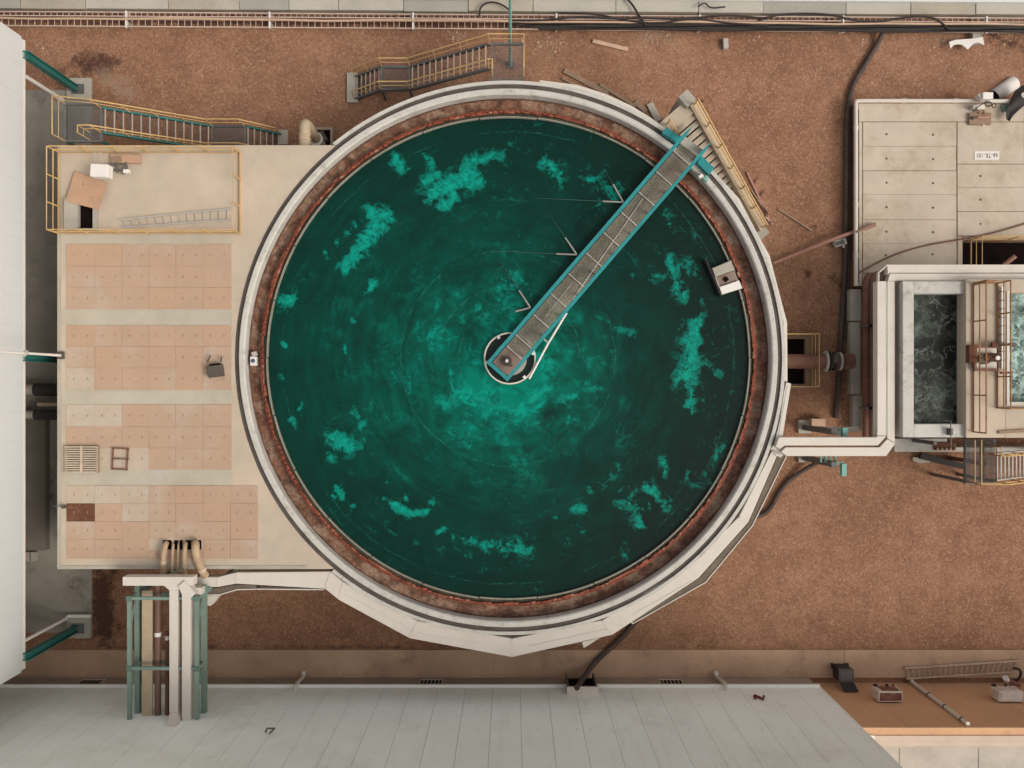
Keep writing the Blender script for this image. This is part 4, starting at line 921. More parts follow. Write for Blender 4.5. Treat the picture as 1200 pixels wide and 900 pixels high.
# stairs below the tank
ls = thing('steel_stairs', 'white treaded steel staircase with yellow rail below the mixing tank', 'stairs', at(1165,545,0))
zp = 3.1
a, b = at(1131,514,zp), at(1168,566,zp)
mb = MB(); x = a.x
while x < b.x: mb.box(x,b.y,zp-.04,x+.012,a.y,zp); x += .05
mb.box(a.x,b.y-.05,zp-.15,b.x,b.y,zp-.01); mb.box(a.x,b.y,zp-.15,a.x+.06,a.y,zp-.05)
for k in range(1,5): y = b.y+(a.y-b.y)*k/5; mb.box(a.x,y-.01,zp-.03,b.x,y+.01,zp-.012)
mb.build('platform', M_steel, ls)
MB().bar((a.x+.75,b.y,zp-.1),(a.x+.75,a.y,zp-.1),.12,.14).build('beam', M_steel, ls)
ye, yf = at(0,563,zp).y, at(0,532,zp).y
for i in range(15):
    x = b.x + .03 + .27*i; z = zp - .2*i
    MB().box(x-.03, ye+.05, z-.03, x+.03, yf-.05, z).build('tread', M_galv, ls)
for y in (ye, yf): MB().bar((b.x-.05,y,zp-.1),(b.x+4.0,y,zp-.1-.2*14.7),.06,.2).build('stringer', M_galv, ls)
for (x,y) in ((a.x+.1,b.y+.05),(b.x-.05,b.y+.05),(b.x-.05,a.y-.1)): MB().bar((x,y,0),(x,y,zp-.15),.12,.12,up=(0,1,0)).build('leg', M_steel, ls)
up = Vector((0,0,1.0))
for P in ([Vector((a.x+.15,a.y,zp)),Vector((a.x+.15,b.y+.05,zp)),Vector((b.x,b.y+.05,zp)),Vector((b.x+4,b.y+.05,zp-2.95))],[Vector((b.x-.35,yf+.35,zp)),Vector((b.x-.35,yf,zp)),Vector((b.x+.1,yf,zp)),Vector((b.x+4,yf,zp-2.9))]):
    for f in (1,.5): MB().tube([p+up*f for p in P], .028, 6).build('hand_rail' if f == 1 else 'mid_rail', M_yellow, ls)
    for i in range(len(P)-1):
        k = max(1,round((P[i+1]-P[i]).length/1.2))
        for j in range(k): p = P[i].lerp(P[i+1],j/k); MB().tube([p,p+up],.026,6).build('post', M_yellowR, ls)
# low white wall, crate and dark beam below the tank
lw = MB(); a, b = at(1048,514,.9), at(1110,529.5,.9); lw.box(a.x,b.y,-.1,b.x,a.y,.9); a, b = at(1110.2,524,.9), at(1240,529.5,.9); lw.box(a.x,b.y,-.1,b.x,a.y,.897); tag(lw.build('low_wall', M_rim, bevel=.015), 'low white concrete wall running below the lower edge of the mixing tank','wall')
cr = thing('rusty_manifold', 'rusty brown pump manifold standing on the gravel under the mixing tank wall', 'pump', at(1108,523,0))
a = at(1108,523,1.0); MB().cbox((a.x,a.y,.5), .95,.35,1.0).build('body', M_rustplate, cr, bevel=.03)
for k in range(5): MB().tube([at(1098+k*5,526.5,1.05), at(1100+k*5,526.5,1.05)], .06, 8).build('valve', M_pale, cr)
db = tag(MB().bar(at(1078,534,.25), at(1128,546.5,.25), .26,.2).build('steel_beam', M_bin), 'dark steel beam lying slantwise on gravel below the mixing tank','beam')
bx = tag(MB().prism([at(*q,.12)[:2] for q in ((1070,536),(1090,536),(1090,542),(1078,543),(1070,540))], -.05,.12).build('concrete_pad', M_concG), 'small pale concrete pad at the end of the dark slanting beam','pad')

# pipes and plinth between tank and launder
pl_ = thing('pipe_plinth', 'long grey concrete plinth carrying pipes left of the white twin launder', 'plinth', at(1003,420,0))
mb = MB(); rect(mb,996.5,339,1009.5,376,0,.55); mb.build('plinth_block', M_concG, pl_, bevel=.02)
mb = MB(); rect(mb,997,377,1008.5,462,0,.5); mb.build('plinth_block', M_concG, pl_, bevel=.02)
mb = MB(); rect(mb,1000,463,1010,504,0,.45); mb.build('plinth_block', M_concG, pl_, bevel=.02)
for (x,r,lab,m) in ((1014.5,.14,'thick brown pipe running beside the long grey plinth',M_rustpipe),(1022.5,.19,'thickest brown pipe running just left of the white twin launder',M_brpipe)):
    t = thing('process_pipe', lab, 'pipe', at(x,420,.8), 'pipes beside the twin launder')
    MB().tube(smooth_path([at(x+14,322,.2),at(x+4,322,.7),at(x,330,.8),at(x,345,.8)])+[at(x,425,.8),at(x,512,.8)], r, 10).build('pipe', m, t, smooth=True)
    for y in (382,478): MB().bar(at(x-6,y,.85), at(x+6,y,.85), .08,.4).build('saddle', M_steel, t)
bp_ = thing('flanged_pipe', 'big rusty flanged pipe leaving the round tank towards the right plinth', 'pipe', at(960,423,.3))
yy = 423.5
MB().tube([at(889,yy,1.0),at(1000,yy,.95)], .32, 18).build('pipe', M_rustpipe, bp_, smooth=True)
for x, r, m in ((966,.46,M_galv),(970.5,.42,M_bin),(976,.40,M_bin),(982.5,.40,M_galv),(989,.36,M_rustpipe)): MB().tube([at(x,yy,1.0), at(x+2.2,yy,1.0)], r, 20).build('flange', m, bp_, smooth=True)
MB().cbox(at(979.5,420.5,1.5), .18,.4,.2).build('actuator', M_darkbox, bp_)
MB().bar(at(990,yy,.3), at(990,yy,.72), .3,.3,up=(0,1,0)).build('saddle', M_concG, bp_)
sm = thing('valve_sump', 'dark concrete valve sump beneath the big rusty flanged pipe', 'sump', at(936,423,0))
mb = MB(); rect(mb,905,391,953,397,0,.3); rect(mb,905,450,953,456,0,.3); rect(mb,944,397,953,450,0,.296); mb.build('coaming', mat('sump_concrete',(.22,.15,.105),.9,.1,1,16,.08,.1), sm)
mb = MB(); a, b = at(905,397,.05), at(944,450,.05); mb.box(a.x,b.y,.01,b.x,a.y,.04); mb.build('sump_dark_plate', M_dark, sm)  # dark plate paints the shaded depth of the sump
guard_rail('guard_rail', 'yellow guard rail round the dark valve sump beside the big rusty pipe', [at(912,392.5,.3),at(951,392.5,.3),at(951,453,.3),at(912,453,.3)], 1.0, 1.4, M_yellow, rad=.026, toe=.1)

# ------------------------------------------------------------------ covered slab upper right
ZS = .62
sl = thing('roof_slab_tank', 'buried concrete tank with rusty-jointed roof panels at upper right', 'tank', at(1110,220,0))
mb = MB()
rect(mb,1004,119,1128,335,-.1,ZS); rect(mb,1128.05,119,1300,282,-.1,ZS-.002); rect(mb,1128.05,314,1300,335,-.1,ZS-.002)
mb.build('roof_slab', M_rustseam, sl)
def slab_panel(x0,y0,x1,y1,holes=(),m=M_concR):
    mb = MB(); a, b = at(x0,y0,ZS+.05), at(x1,y1,ZS+.05); g = .010
    r4 = [random.choice([.005,.009,.018]) for _ in range(4)]; mb.box(a.x+r4[0],b.y+r4[1],ZS-.02,b.x-r4[2],a.y-r4[3],ZS+.05+random.uniform(-.006,.006))
    for hx, hy in holes:
        h = at(hx,hy,ZS+.06); mb.disc((h.x,h.y,ZS+.05),.05,.012,10,1)
    mb.build('roof_panel', [m, M_darkbox], sl, bevel=.0)
slab_panel(1006,121,1200,142.5); slab_panel(1200,121,1300,192); slab_panel(1006,143,1010.5,335)
ys_ = [143,171.5,200,228,257.5,285.5]
for i in range(5): slab_panel(1011,ys_[i],1121,ys_[i+1],[(1039,(ys_[i]+ys_[i+1])/2),(1093.5,(ys_[i]+ys_[i+1])/2+.6)])
slab_panel(1011,285.5,1121,320,[(1038,299),(1093,298)]); slab_panel(1011,320.5,1121,335)
slab_panel(1122,143,1200,192)
ys_ = [192.5,220,248,276.5]
for i in range(3): slab_panel(1122,ys_[i],1300,ys_[i+1],[(1149,(ys_[i]+ys_[i+1])/2)])
slab_panel(1122,277,1128,335); slab_panel(1128.2,277,1300,281)
mb = MB(); a, b = at(1128.2,282,.1), at(1300,314,.1); a = at(1128.2,282,ZS); b = at(1300,314,ZS); mb.box(a.x,b.y,.01,b.x,a.y,.05); mb.build('pit_floor', M_dark, sl)
guard_rail('guard_rail','yellow rail at the dark pit behind the white launder at right',[at(1137,316,ZS+.05),at(1137,281,ZS+.05),at(1225,281,ZS+.05)],1.0,1.6,M_yellow,rad=.026,toe=.1)
pp_ = tag(MB().tube([at(1180,316,.5),at(1160,330,.5)] ,.12,10).tube([at(1176,311,.5),at(1190,300,.7)],.1,10).build('pit_pipe', M_pink, smooth=True), 'pinkish pipe stub inside the dark pit at the right edge','pipe')
bpipe = thing('border_pipe', 'cream pipe edging the left and top of the buried tank slab', 'pipe', at(1003,220,ZS))
MB().tube([at(1003,335,.78)]+smooth_path([at(1003,160,.78),at(1003,119.5,.78),at(1003.5,118,.78),at(1030,118,.78)],3)+[at(1143,118.3,.78),at(1215,118.8,.78)], .085, 10).build('pipe', M_trim, bpipe, smooth=True)
for (x,y) in ((1003,150),(1003,240),(1003,300),(1060,118),(1120,118.3)): MB().cbox(at(x,y,.72), .2,.2,.14).build('clip', M_concG, bpipe)
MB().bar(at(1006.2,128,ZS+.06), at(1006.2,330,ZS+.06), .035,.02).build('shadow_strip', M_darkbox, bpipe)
# sign 66-TK-101 painted upside-down as seen from here
sg = thing('tank_sign', 'white sign plate reading 66-TK-101 upside down on the concrete slab', 'sign', at(1156.5,182,ZS+.05))
a, b = at(1142.2,177,ZS+.08), at(1171,187,ZS+.08); MB().box(a.x,b.y,ZS+.052,b.x,a.y,ZS+.075).build('plate', M_wbox, sg)
cu = bpy.data.curves.new('letters','FONT'); cu.body = '66-TK-101'; cu.size = .30; cu.align_x = 'CENTER'; cu.align_y = 'CENTER'; cu.extrude = .003; cu.space_character = 1.22; cu.offset = .0
to = bpy.data.objects.new('letters_tmp', cu); COL.objects.link(to); bpy.context.view_layer.update()
tm = bpy.data.meshes.new_from_object(to.evaluated_get(bpy.context.evaluated_depsgraph_get())); bpy.data.objects.remove(to)
xs_ = [v.co.x for v in tm.vertices]; sx = .90/(max(xs_)-min(xs_))
tm.transform(Matrix.Diagonal((sx,1.0,1,1))); tm.transform(Matrix.Rotation(math.pi,4,'Z')); tm.transform(Matrix.Translation(((a.x+b.x)/2-sg.location.x,(a.y+b.y)/2-sg.location.y,ZS+.079-sg.location.z)))
tm.materials.clear(); tm.materials.append(M_black); lo = bpy.data.objects.new('lettering', tm); COL.objects.link(lo); lo.parent = sg

# gear at the slab's top edge
pu = thing('transmitter_box', 'white box with dark stripe on the cream pipe at the top of the slab', 'instrument', at(1154,113,.8))
a = at(1157,112.5,1.3); MB().cbox((a.x,a.y,1.15), .44,.29,.45).build('casing', M_wbox, pu, bevel=.015)
MB().cbox(at(1148.5,114,1.1), .22,.28,.3,.5).build('side_box', M_trim, pu); MB().bar(at(1143,127,1.2), at(1157,118,1.3), .05,.05).build('strap', M_darkbox, pu)
MB().cbox(at(1148,126.5,.85), .32,.2,.3).build('foot', M_trim, pu); MB().cbox(at(1141,126,.85), .2,.16,.3).build('clamp', M_galv, pu)
MB().tube([at(1158,122,.95)+Vector((.16*math.cos(k*.6),.09*math.sin(k*.6),0)) for k in range(11)], .03, 6).tube([at(1165,124,.9)+Vector((.09*math.cos(k*.6),.09*math.sin(k*.6),0)) for k in range(11)], .02, 6).build('cable_loop', M_cable, pu)
pd = thing('pump_pedestal', 'brown steel pedestal plate with a handle on the concrete slab', 'pedestal', at(1149,139,ZS+.05))
a = at(1149,138.8,ZS+.2); MB().cbox((a.x,a.y,ZS+.12), .96,.52,.14).build('plate', M_timber, pd, bevel=.01); MB().tube([at(1145,137.5,.95), at(1160.5,137.5,.95)], .055, 8).build('handle', M_pink, pd, smooth=True)
MB().cbox(at(1140.5,138,.9), .1,.12,.1).build('socket', M_darkbox, pd); MB().disc(at(1152,146.5,ZS+.06), .06,.08,10).build('bolt', M_wbox, pd)
MB().tube([at(1147,127,.85), at(1147,133,.85)], .05, 6).tube([at(1153,127,.85), at(1153,133,.85)], .05, 6).build('pipe_stub', M_yellowR, pd)
du = thing('duct_piece', 'bent white sheet-metal duct lying open on the gravel above the slab', 'duct', at(1181,103,0))
A_, B_ = at(1169,110.5,.3), at(1193,94,.3); dd = (B_-A_).normalized(); sd_ = dd.cross(Vector((0,0,1)))
mb = MB(); vs = []; nseg = 10
for p in (A_, B_):
    for k in range(nseg+1):
        an = math.pi*k/nseg; vs.append(p + sd_*(.31*math.cos(an)) + Vector((0,0,.32*math.sin(an)-.28)))
fs = [(k,k+1,nseg+2+k,nseg+1+k) for k in range(nseg)]
mb.add(vs, fs); o = mb.build('duct_shell', M_wbox, du, smooth=True); sm_ = o.modifiers.new('t','SOLIDIFY'); sm_.thickness = .02
MB().cbox((A_.x+.02,A_.y+.02,.12), .3,.4,.2,-.6).build('dark_lining', M_dark, du)
tr = thing('rubber_sheet', 'crumpled black rubber sheet hanging over the right end of the cream pipe', 'sheet', at(1190,127,.6))
mb = MB(); G = [(1212,107),(1198,112),(1192,119),(1187,125),(1183,133),(1180.5,140)]; W_ = [16,14,12,9,7,4]
vs = []
for (x,y), w__ in zip(G, W_):
    for k in range(5):
        f = (k-2)/2; vs.append(at(x+f*w__*.45, y+f*w__*.62, 1.0+.12*math.sin(k*1.9+x)) )
mb.add(vs, [(i*5+k,i*5+k+1,(i+1)*5+k+1,(i+1)*5+k) for i in range(5) for k in range(4)]); o = mb.build('sheet', M_bin, tr, smooth=True); o.modifiers.new('s','SUBSURF').levels = 2; o.modifiers['s'].render_levels = 2; sm_ = o.modifiers.new('t','SOLIDIFY'); sm_.thickness = .03
mb = MB(); mb.disc(at(1197,113,.9), .12,.2,12); mb.build('valve_cap', M_galv, tr)
tag(MB().cbox(at(1177.5,127,.70), .30,.3,.14,.2).build('valve_box', M_tealG, bevel=.01), 'small green-grey valve box under the black rubber sheet','box')
hp = thing('bent_sheet', 'white metal sheet with two arched cut-outs lying below the cable trays', 'sheet', at(1133,50,0))
top = [(1112.5,49),(1120,46.5),(1140,45),(1152,43),(1153.8,53)]; bot = [(1150,51),(1146,49.5),(1141,51),(1137,55),(1134.5,58),(1131,55),(1127,52),(1123,51.5),(1118,52.5),(1114,57)]
mb = MB(); mb.prism([at(*q,.35)[:2] for q in top+bot], .30,.34); mb.build('sheet', M_wbox, hp); MB().box(at(1139,0,.2).x, at(0,52,.2).y, 0, at(1149,0,.2).x, at(0,37,.2).y, .28).build('post', M_concG, hp)

# slanted pole and lamp, rusty cable over the slab
tag(MB().tube([at(906,308.5,.25), at(985,277,.5), at(1026,263.5,.78)], .075, 8).build('scaffold_pole', M_pink, smooth=True), 'pink scaffold pole lying across the black hose onto the slab edge','pole')
tag(MB().tube([at(1003,272,.86), at(1026,261.5,.9)], .05, 8).build('scaffold_pole', M_timber, smooth=True), 'short brown pole lying on the slab edge beside the pink pole','pole')
fl = thing('floodlight', 'small grey floodlight lying under the pink pole beside the black hose', 'lamp', at(984,284,0))
MB().cbox(at(984,284.5,.2), .55,.3,.22,.3).build('housing', M_galv, fl, bevel=.02); MB().cbox(at(984,284.5,.32), .40,.18,.02,.3).build('glass', M_steel, fl); MB().cbox(at(989,289,.15), .12,.12,.1).build('bracket', M_wbox, fl)
tag(MB().tube(smooth_path([at(999,324,.75),at(1020,312,.75),at(1048,298,.75),at(1085,287,.75),at(1130,280,.75),at(1165,273,.75),at(1215,258,.75)]), .035, 6).build('rusty_cable', M_rustpipe), 'thin rusty cable curving across the concrete slab to the right edge','cable')

# ------------------------------------------------------------------ ground hoses
tag(MB().tube(smooth_path([at(1035,37,.4),at(1028,52,.12),at(1012,78,.12),at(998,102,.12),at(992.5,130,.12),at(992,170,.12),at(991,250,.12),at(990.5,310,.12),at(988,350,.12),at(985,400,.12),at(983,450,.12),at(979,490,.12)]), .115, 10).build('rubber_hose', M_hose, smooth=True), 'thick black hose snaking from the cable trays down past the slab','hose')
tag(MB().tube(smooth_path([at(995.5,125,.1),at(996.5,170,.1),at(995.5,250,.1),at(995,310,.1),at(993,350,.1),at(990,400,.1)]), .06, 8).build('rubber_hose', M_hose, smooth=True), 'thinner black hose tight against the left edge of the slab','hose')
tag(MB().tube(smooth_path([at(958,542,.5),at(945,549,.3),at(925,562,.12),at(912,578,.12),at(905,594,.12),at(892,606,.12),at(868,604,.14),at(839,585,.5)]), .10, 10).build('rubber_hose', M_hose, smooth=True), 'black hose curving from under the twin launder to the tank wall','hose')
tag(MB().tube(smooth_path([at(747,670,.5),at(756,692,.14),at(752,720,.12),at(735,740,.12),at(722,754,.12),at(703,770,.2),at(690,785,.4),at(682,797,1.3),at(676,806,2.4)]), .12, 10).build('rubber_hose', M_hose, smooth=True), 'black hose climbing into the dark opening of the grey wall','hose')
for (x,y) in ((983,487),(991,212)): pass

# ------------------------------------------------------------------ white elevated hall on the left
ZW0, ZW1 = 4.3, 9.6
xw = at(28,0,ZW0).x; yw0, yw1 = at(0,784,ZW0).y, at(0,47,ZW0).y
wh = thing('clad_hall', 'tall white clad hall raised on teal columns at the left edge', 'building', (xw-8,(yw0+yw1)/2,0))
mb = MB(); npan = 22
for i in range(npan):
    a = yw0+(yw1-yw0)*i/npan; b = yw0+(yw1-yw0)*(i+1)/npan; mb.box(xw-.06,a+.0015,ZW0,xw,b-.0015,ZW1)
mb.build('east_cladding', M_white, wh)
MB().box(xw-16,yw0+.1,ZW0+.05,xw-.065,yw1-.1,ZW1-.02).build('hall_body', M_white, wh)
MB().box(xw-16.4,yw0-.3,ZW1,xw+.02,yw1+.3,ZW1+.25).build('roof', M_galv, wh)
MB().box(xw-.09,yw0,ZW0-.06,xw+.03,yw1,ZW0-.002).build('drip_trim', M_trim, wh)
for y in (yw0-.045,yw1+.045): MB().box(xw-.12,y-.043,ZW0+.14,xw-.02,y+.043,ZW1).build('corner_trim', M_white, wh)
for (cy_) in (at(0,106,0).y, 1.05, at(0,735,0).y):
    cx_ = -19.35; col_ = MB(); 
    col_.bar((cx_,cy_-.13,0.2),(cx_,cy_-.13,ZW0+.1),.26,.03,up=(0,1,0)); col_.bar((cx_,cy_+.13,0.2),(cx_,cy_+.13,ZW0+.1),.26,.03,up=(0,1,0)); col_.bar((cx_,cy_,0.2),(cx_,cy_,ZW0+.1),.03,.232,up=(0,1,0))
    c_o = col_.build('column', M_tealD, wh)
    MB().box(cx_-.45,cy_-.45,0,cx_+.62,cy_+.5,.2).build('column_base', M_concG, c_o, bevel=.02); MB().box(cx_-.2,cy_-.22,.2,cx_+.35,cy_+.22,.24).build('base_plate', M_steel, c_o)
for yy_ in (at(0,118,0).y,):
    MB().tube([(-20.0,yy_,.1),(-20.0,yy_,ZW0+.2)], .08, 8).build('downpipe', M_wbox, wh, smooth=True)
yy_ = at(0,722,0).y
MB().tube([at(107,722,.3),at(80,722,.35)]+[(at(80,722,.35).x-.05,yy_,.5),(at(80,722,.35).x-.05,yy_,ZW0+.2)], .075, 8).build('downpipe', M_wbox, wh, smooth=True)
mp = thing('lamp_mast', 'slim white mast on the left deck edge leaning over the white hall', 'lamp post', at(72,416.5,4.0))
a = at(72,416.5,4.0); MB().cbox((a.x,a.y,4.05), .26,.3,.1).build('base_plate', M_darkbox, mp)
MB().tube([(a.x,a.y,4.1),(a.x,a.y,9.2)], [.055,.035], 10).build('mast', M_wbox, mp, smooth=True)
MB().tube([(a.x,a.y,9.18),(a.x-.3,a.y,9.3),(a.x-.9,a.y,9.3)], .035, 8).build('arm', M_wbox, mp); MB().cbox((a.x-1.0,a.y,9.27), .5,.2,.1).build('lantern', M_galv, mp)
MB().tube([(a.x,a.y+.05,6.6),(a.x,a.y-.05,6.75)], .09, 8).build('collar', M_galv, mp)
# clutter in the gap between the hall and the deck
for (y,lab,r) in ((456.5,'upper of two black sleeved pipes crossing the gap beside the white hall',.27),(486,'lower of two black sleeved pipes crossing the gap beside the white hall',.22)):
    t = thing('sleeved_pipe', lab, 'pipe', at(45,y,.8), 'sleeved pipes in the gap')
    MB().tube([at(41,y,.9), at(130,y,.9)], r, 12).build('sleeve', M_bin, t, smooth=True); MB().tube([at(-20,y,.9), at(41,y,.9)], r*.85, 12).build('pipe', M_concG, t, smooth=True)
tag(MB().bar(at(44,474,.8), at(75,474,.8), .14,.1).build('pale_angle', M_tan), 'pale steel angle between the two black sleeved pipes','steel bar')
pb_ = MB(); rect(pb_,10,491,53,645,0,.45); tag(pb_.build('plinth', mat('dark_plinth',(.15,.13,.105),.9,.15,.8,18,.1,.2), bevel=.02), 'long low concrete plinth in the dark gap beside the white hall','plinth')
pb_ = MB(); rect(pb_,30,647,34,658,0,.25); rect(pb_,36,647,42,658,0,.25); tag(pb_.build('grate_cover', M_concG), 'small pale grate cover at the lower end of the long plinth','grate')

# ------------------------------------------------------------------ grey clad hall at the bottom
M_flash = mat('flashing_paint', (.78,.76,.71), .55, .04, 1, 14, .02, 0)
YG = -13.09; ZP = 1.46; ZG = 10.3; xr = 13.22
gh = thing('clad_hall', 'grey clad hall with a long seamed wall along the bottom edge', 'building', (-10,-16,0))
mb = MB(); x = -44.0
vents = [(91,120),(492,518),(774,800)]
MB().box(-44,-16,-.1,xr,YG,ZP).build('plinth', M_plinth, gh)
x = xr; mb = MB()
while x > -44:
    mb.box(max(x-1.17,-44)+.006, YG-.02, ZP+.05, x-.006, YG+.05, ZG); x -= 1.17
mb.build('north_cladding', M_grey, gh)
MB().box(-44,-34,ZP+.02,xr-.06,YG-.022,ZG-.05).build('hall_body', M_groove, gh)
MB().box(-44.2,-34.2,ZG,xr+.1,YG+.06,ZG+.3).build('roof', M_galv, gh)
mb = MB(); gx = at(664,806,ZP).x; gx2 = at(699,806,ZP).x
mb.box(-44,YG+.0,ZP-.06,gx,YG+.17,ZP+.045); mb.box(gx2,YG,ZP-.06,xr+.02,YG+.17,ZP+.045); mb.build('drip_flashing', M_flash, gh)
MB().box(xr-.02,YG-.3,ZP+.05,xr+.05,YG+.07,ZG).build('corner_flashing', M_grey, gh)
mb = MB(); x = xr-.6                                         # fixing screws, in rows
while x > -24:
    for z in (3.6,6.2): mb.cbox((x+.4*math.sin(x*7),YG+.055,z+.04*math.sin(x*3)), .035,.02,.035)
    x -= 1.17
mb.build('fixing_screws', M_groove, gh)
for x0, x1 in vents:
    a = at((x0+x1)/2,799,.8).x; wv = 1.0
    v_o = MB().box(a-wv/2,YG+.002,.35,a+wv/2,YG+.03,.42).box(a-wv/2,YG+.002,1.22,a+wv/2,YG+.05,1.3).box(a-wv/2,YG+.002,.419,a-wv/2+.035,YG+.03,1.221).box(a+wv/2-.035,YG+.002,.419,a+wv/2,YG+.03,1.221).build('vent', M_trim, gh)
    s_ = MB()
    for k in range(6): xx = a-wv/2+.08+k*(wv-.16)/5; s_.box(xx-.045,YG+.002,.42,xx+.045,YG+.015,1.22)
    s_.build('louvre', M_dark, v_o)
a = at(682,806,1.9).x
bxo = MB(); bxo.box(a-.62,YG+.02,.5,a-.56,YG+.34,2.25); bxo.box(a+.56,YG+.02,.5,a+.62,YG+.34,2.25); bxo.box(a-.62,YG+.02,.45,a+.62,YG+.1,.5)
fr2 = bxo.build('opening_frame', M_darkbox, gh); MB().box(a-.66,YG+.05,2.252,a+.66,YG+.36,2.36).build('head_trim', M_trim, fr2)
MB().box(a-.559,YG+.02,.502,a+.559,YG+.075,2.25).build('opening', M_dark, fr2)
MB().cbox((a+.18,YG+.1,1.6), .1,.06,.3).cbox((a+.18,YG+.1,1.85), .3,.06,.201).build('socket_plate', M_steel, fr2)
for (bx_,tx,lab) in ((356,347,'cream spout pipe stub low on the grey wall, left of the two'),(839,850,'cream spout pipe stub low on the grey wall, right of the two')):
    a, b = at(bx_,789,.25), at(tx,806,1.65)
    t = thing('spout_pipe', lab, 'pipe', (a.x,a.y,.2), 'spout pipes on the grey wall')
    MB().tube([a, (a.x,a.y-.12,.4), (b.x,YG+.22,1.5),(b.x,YG+.2,1.75),(b.x,YG+.02,1.85)], .085, 10).build('pipe', M_trim, t, smooth=True); MB().tube([(a.x,a.y,.2),(a.x,a.y,.3)], .11, 10).build('mouth', M_trim, t)
rbk = thing('wall_bracket', 'small red zigzag bracket fixed on the grey clad wall', 'bracket', (at(890,821,3).x,YG+.1,2.6))
Z_ = [(884,822),(886,816),(893,824),(896,818)]; MB().tube([(at(x,820,2.9).x, YG+.12, 2.9+(y-820)*.06) for x,y in Z_], .055, 6).build('bracket', M_red, rbk); MB().cbox((at(886,820,2.9).x,YG+.09,2.7), .1,.08,.12).build('plate', M_red, rbk)
tag(MB().tube([(at(310,894,6.7).x,YG+.1,6.55),(at(312,894,6.7).x,YG+.25,6.6),(at(321,894,6.7).x,YG+.25,6.6),(at(318,894,6.7).x,YG+.2,6.9)], .04, 6).build('wall_hook', M_steel), 'small dark hook on the grey wall at the bottom edge','hook')

# ------------------------------------------------------------------ ochre annex at the lower right
YO = -13.33; ZO = 5.2
M_pale2 = mat('coping_paint', (.50,.385,.30), .7, .07, 1.2, 14, .04, .02)
oa = thing('ochre_annex', 'low ochre annex with cream parapet coping at the lower right corner', 'building', (26,-17,0))
mb = MB(); x = xr+.06
for xa, xb in ((xr+.06,15.42),(15.435,20.4),(20.415,40)): mb.box(xa,-13.8,-.1,xb,YO,ZO)
mb.build('wall', M_brown, oa)
MB().box(xr+.06,-13.62,ZO,40,YO+.0,ZO+.05).build('parapet_top', M_brown, oa)
MB().box(at(1022,860,ZO).x,-13.84,ZO-.3,40,-13.622,ZO+.10).build('coping', M_pale2, oa, bevel=.01)
MB().box(at(1022,860,ZO).x,-14.05,ZO-.3,40,-13.85,ZO+.06).build('coping', M_pale2, oa, bevel=.01)
MB().box(xr+.3,-22,ZO-1,40,-14.06,ZO-.35).build('flat_roof', M_roofc, oa)
mb = MB(); rect(mb,1013,862,1025,870,ZO-.1,ZO+.14); mb.build('flashing_block', M_wbox, oa, bevel=.02)
mb = MB(); x = 15.2
while x < 36: mb.box(x,-22,ZO-.35,x+.03,-14.3,ZO-.33); x += 3.1
mb.build('roof_joint', M_concG, oa)
for (pxa, m_front, lab) in ((1040,M_acr,'rusty air-conditioning unit on the ochre wall beside the dark bin'),(1180,M_ac,'pale air-conditioning unit on the ochre wall at the right edge')):
    X = at(pxa,817,2.3).x; t = thing('air_conditioner', lab, 'air conditioner', (X,YO+.3,1.9), 'air conditioners on the ochre wall')
    MB().box(X-.52,YO+.06,1.95,X+.52,YO+.50,2.62).build('casing', M_ac, t, bevel=.02)
    fn = MB(); fn.box(X-.45,YO+.12,2.622,X+.45,YO+.44,2.64); fn.build('top_panel', m_front, t)
    MB().box(X-.3,YO+.502,2.0,X+.42,YO+.52,2.55).build('front_grille', m_front, t)
    for s_ in (-.4,.4): MB().bar((X+s_,YO,1.90),(X+s_,YO+.58,1.90),.06,.06).build('bracket', M_darkbox, t)
    for s_ in (-.36,.1): MB().cbox((X+s_,YO+.56,2.0), .09,.09,.1).build('foot', M_bin, t)
a = at(1068,797,.15); dp = thing('downpipe', 'cream drainpipe climbing the ochre wall between the two air conditioners', 'pipe', (a.x,YO+.1,.1))
MB().tube([(a.x,YO+.2,.12),(a.x,YO+.09,.3),(a.x,YO+.09,ZO-.1)], .085, 10).build('pipe', M_trim, dp, smooth=True)
for z in (1.8,3.2,4.6): MB().tube([(a.x,YO+.09,z),(a.x,YO+.09,z+.07)], .105, 10).build('clip', M_darkbox, dp)
bn = thing('wheelie_bin', 'dark plastic bin with open lid against the ochre wall', 'bin', at(992,793,.1))
a = at(992,790,1.0); c0 = at(992,787,.1)
X, Y = a.x, YO+.62
MB().box(X-.30,Y-.30,.15,X+.30,Y+.28,.92).build('bin_body', M_bin, bn, bevel=.03)
MB().box(X-.33,Y-.32,.92,X+.33,Y+.30,.97).build('rim', M_darkbox, bn, bevel=.01)
MB().box(X-.25,Y-.22,.972,X+.25,Y+.2,.985).build('inner_floor', M_steel, bn)
mb = MB(); mb.add([(X-.28,Y-.3,.99),(X+.34,Y-.3,.99),(X+.4,Y-.55,1.35),(X-.22,Y-.55,1.35),(X-.28,Y-.34,.97),(X+.34,Y-.34,.97),(X+.4,Y-.58,1.33),(X-.22,Y-.58,1.33)],[(0,1,2,3),(7,6,5,4),(0,4,5,1),(1,5,6,2),(2,6,7,3),(3,7,4,0)]); mb.build('lid', M_bin, bn)
for s_ in (-.34,.34): MB().tube([(X+s_-.03,Y+.2,.2),(X+s_+.03,Y+.2,.2)], .12, 12).build('wheel', M_cable, bn)
M_ladder = mat('ladder_wood', (.44,.31,.22), .85, .15, 1.5, 14, .1, .1)
ladder('wooden_ladder', 'brown wooden ladder lying on the apron below the ochre wall', at(1060,783,.2), at(1195,774,.2), at(1062,795,.2), at(1190,787,.2), 21, M_ladder, r=.038)
sp = thing('standpipe', 'white capped standpipe with black hook beside the ladder at right', 'pipe', at(1180,797,.1))
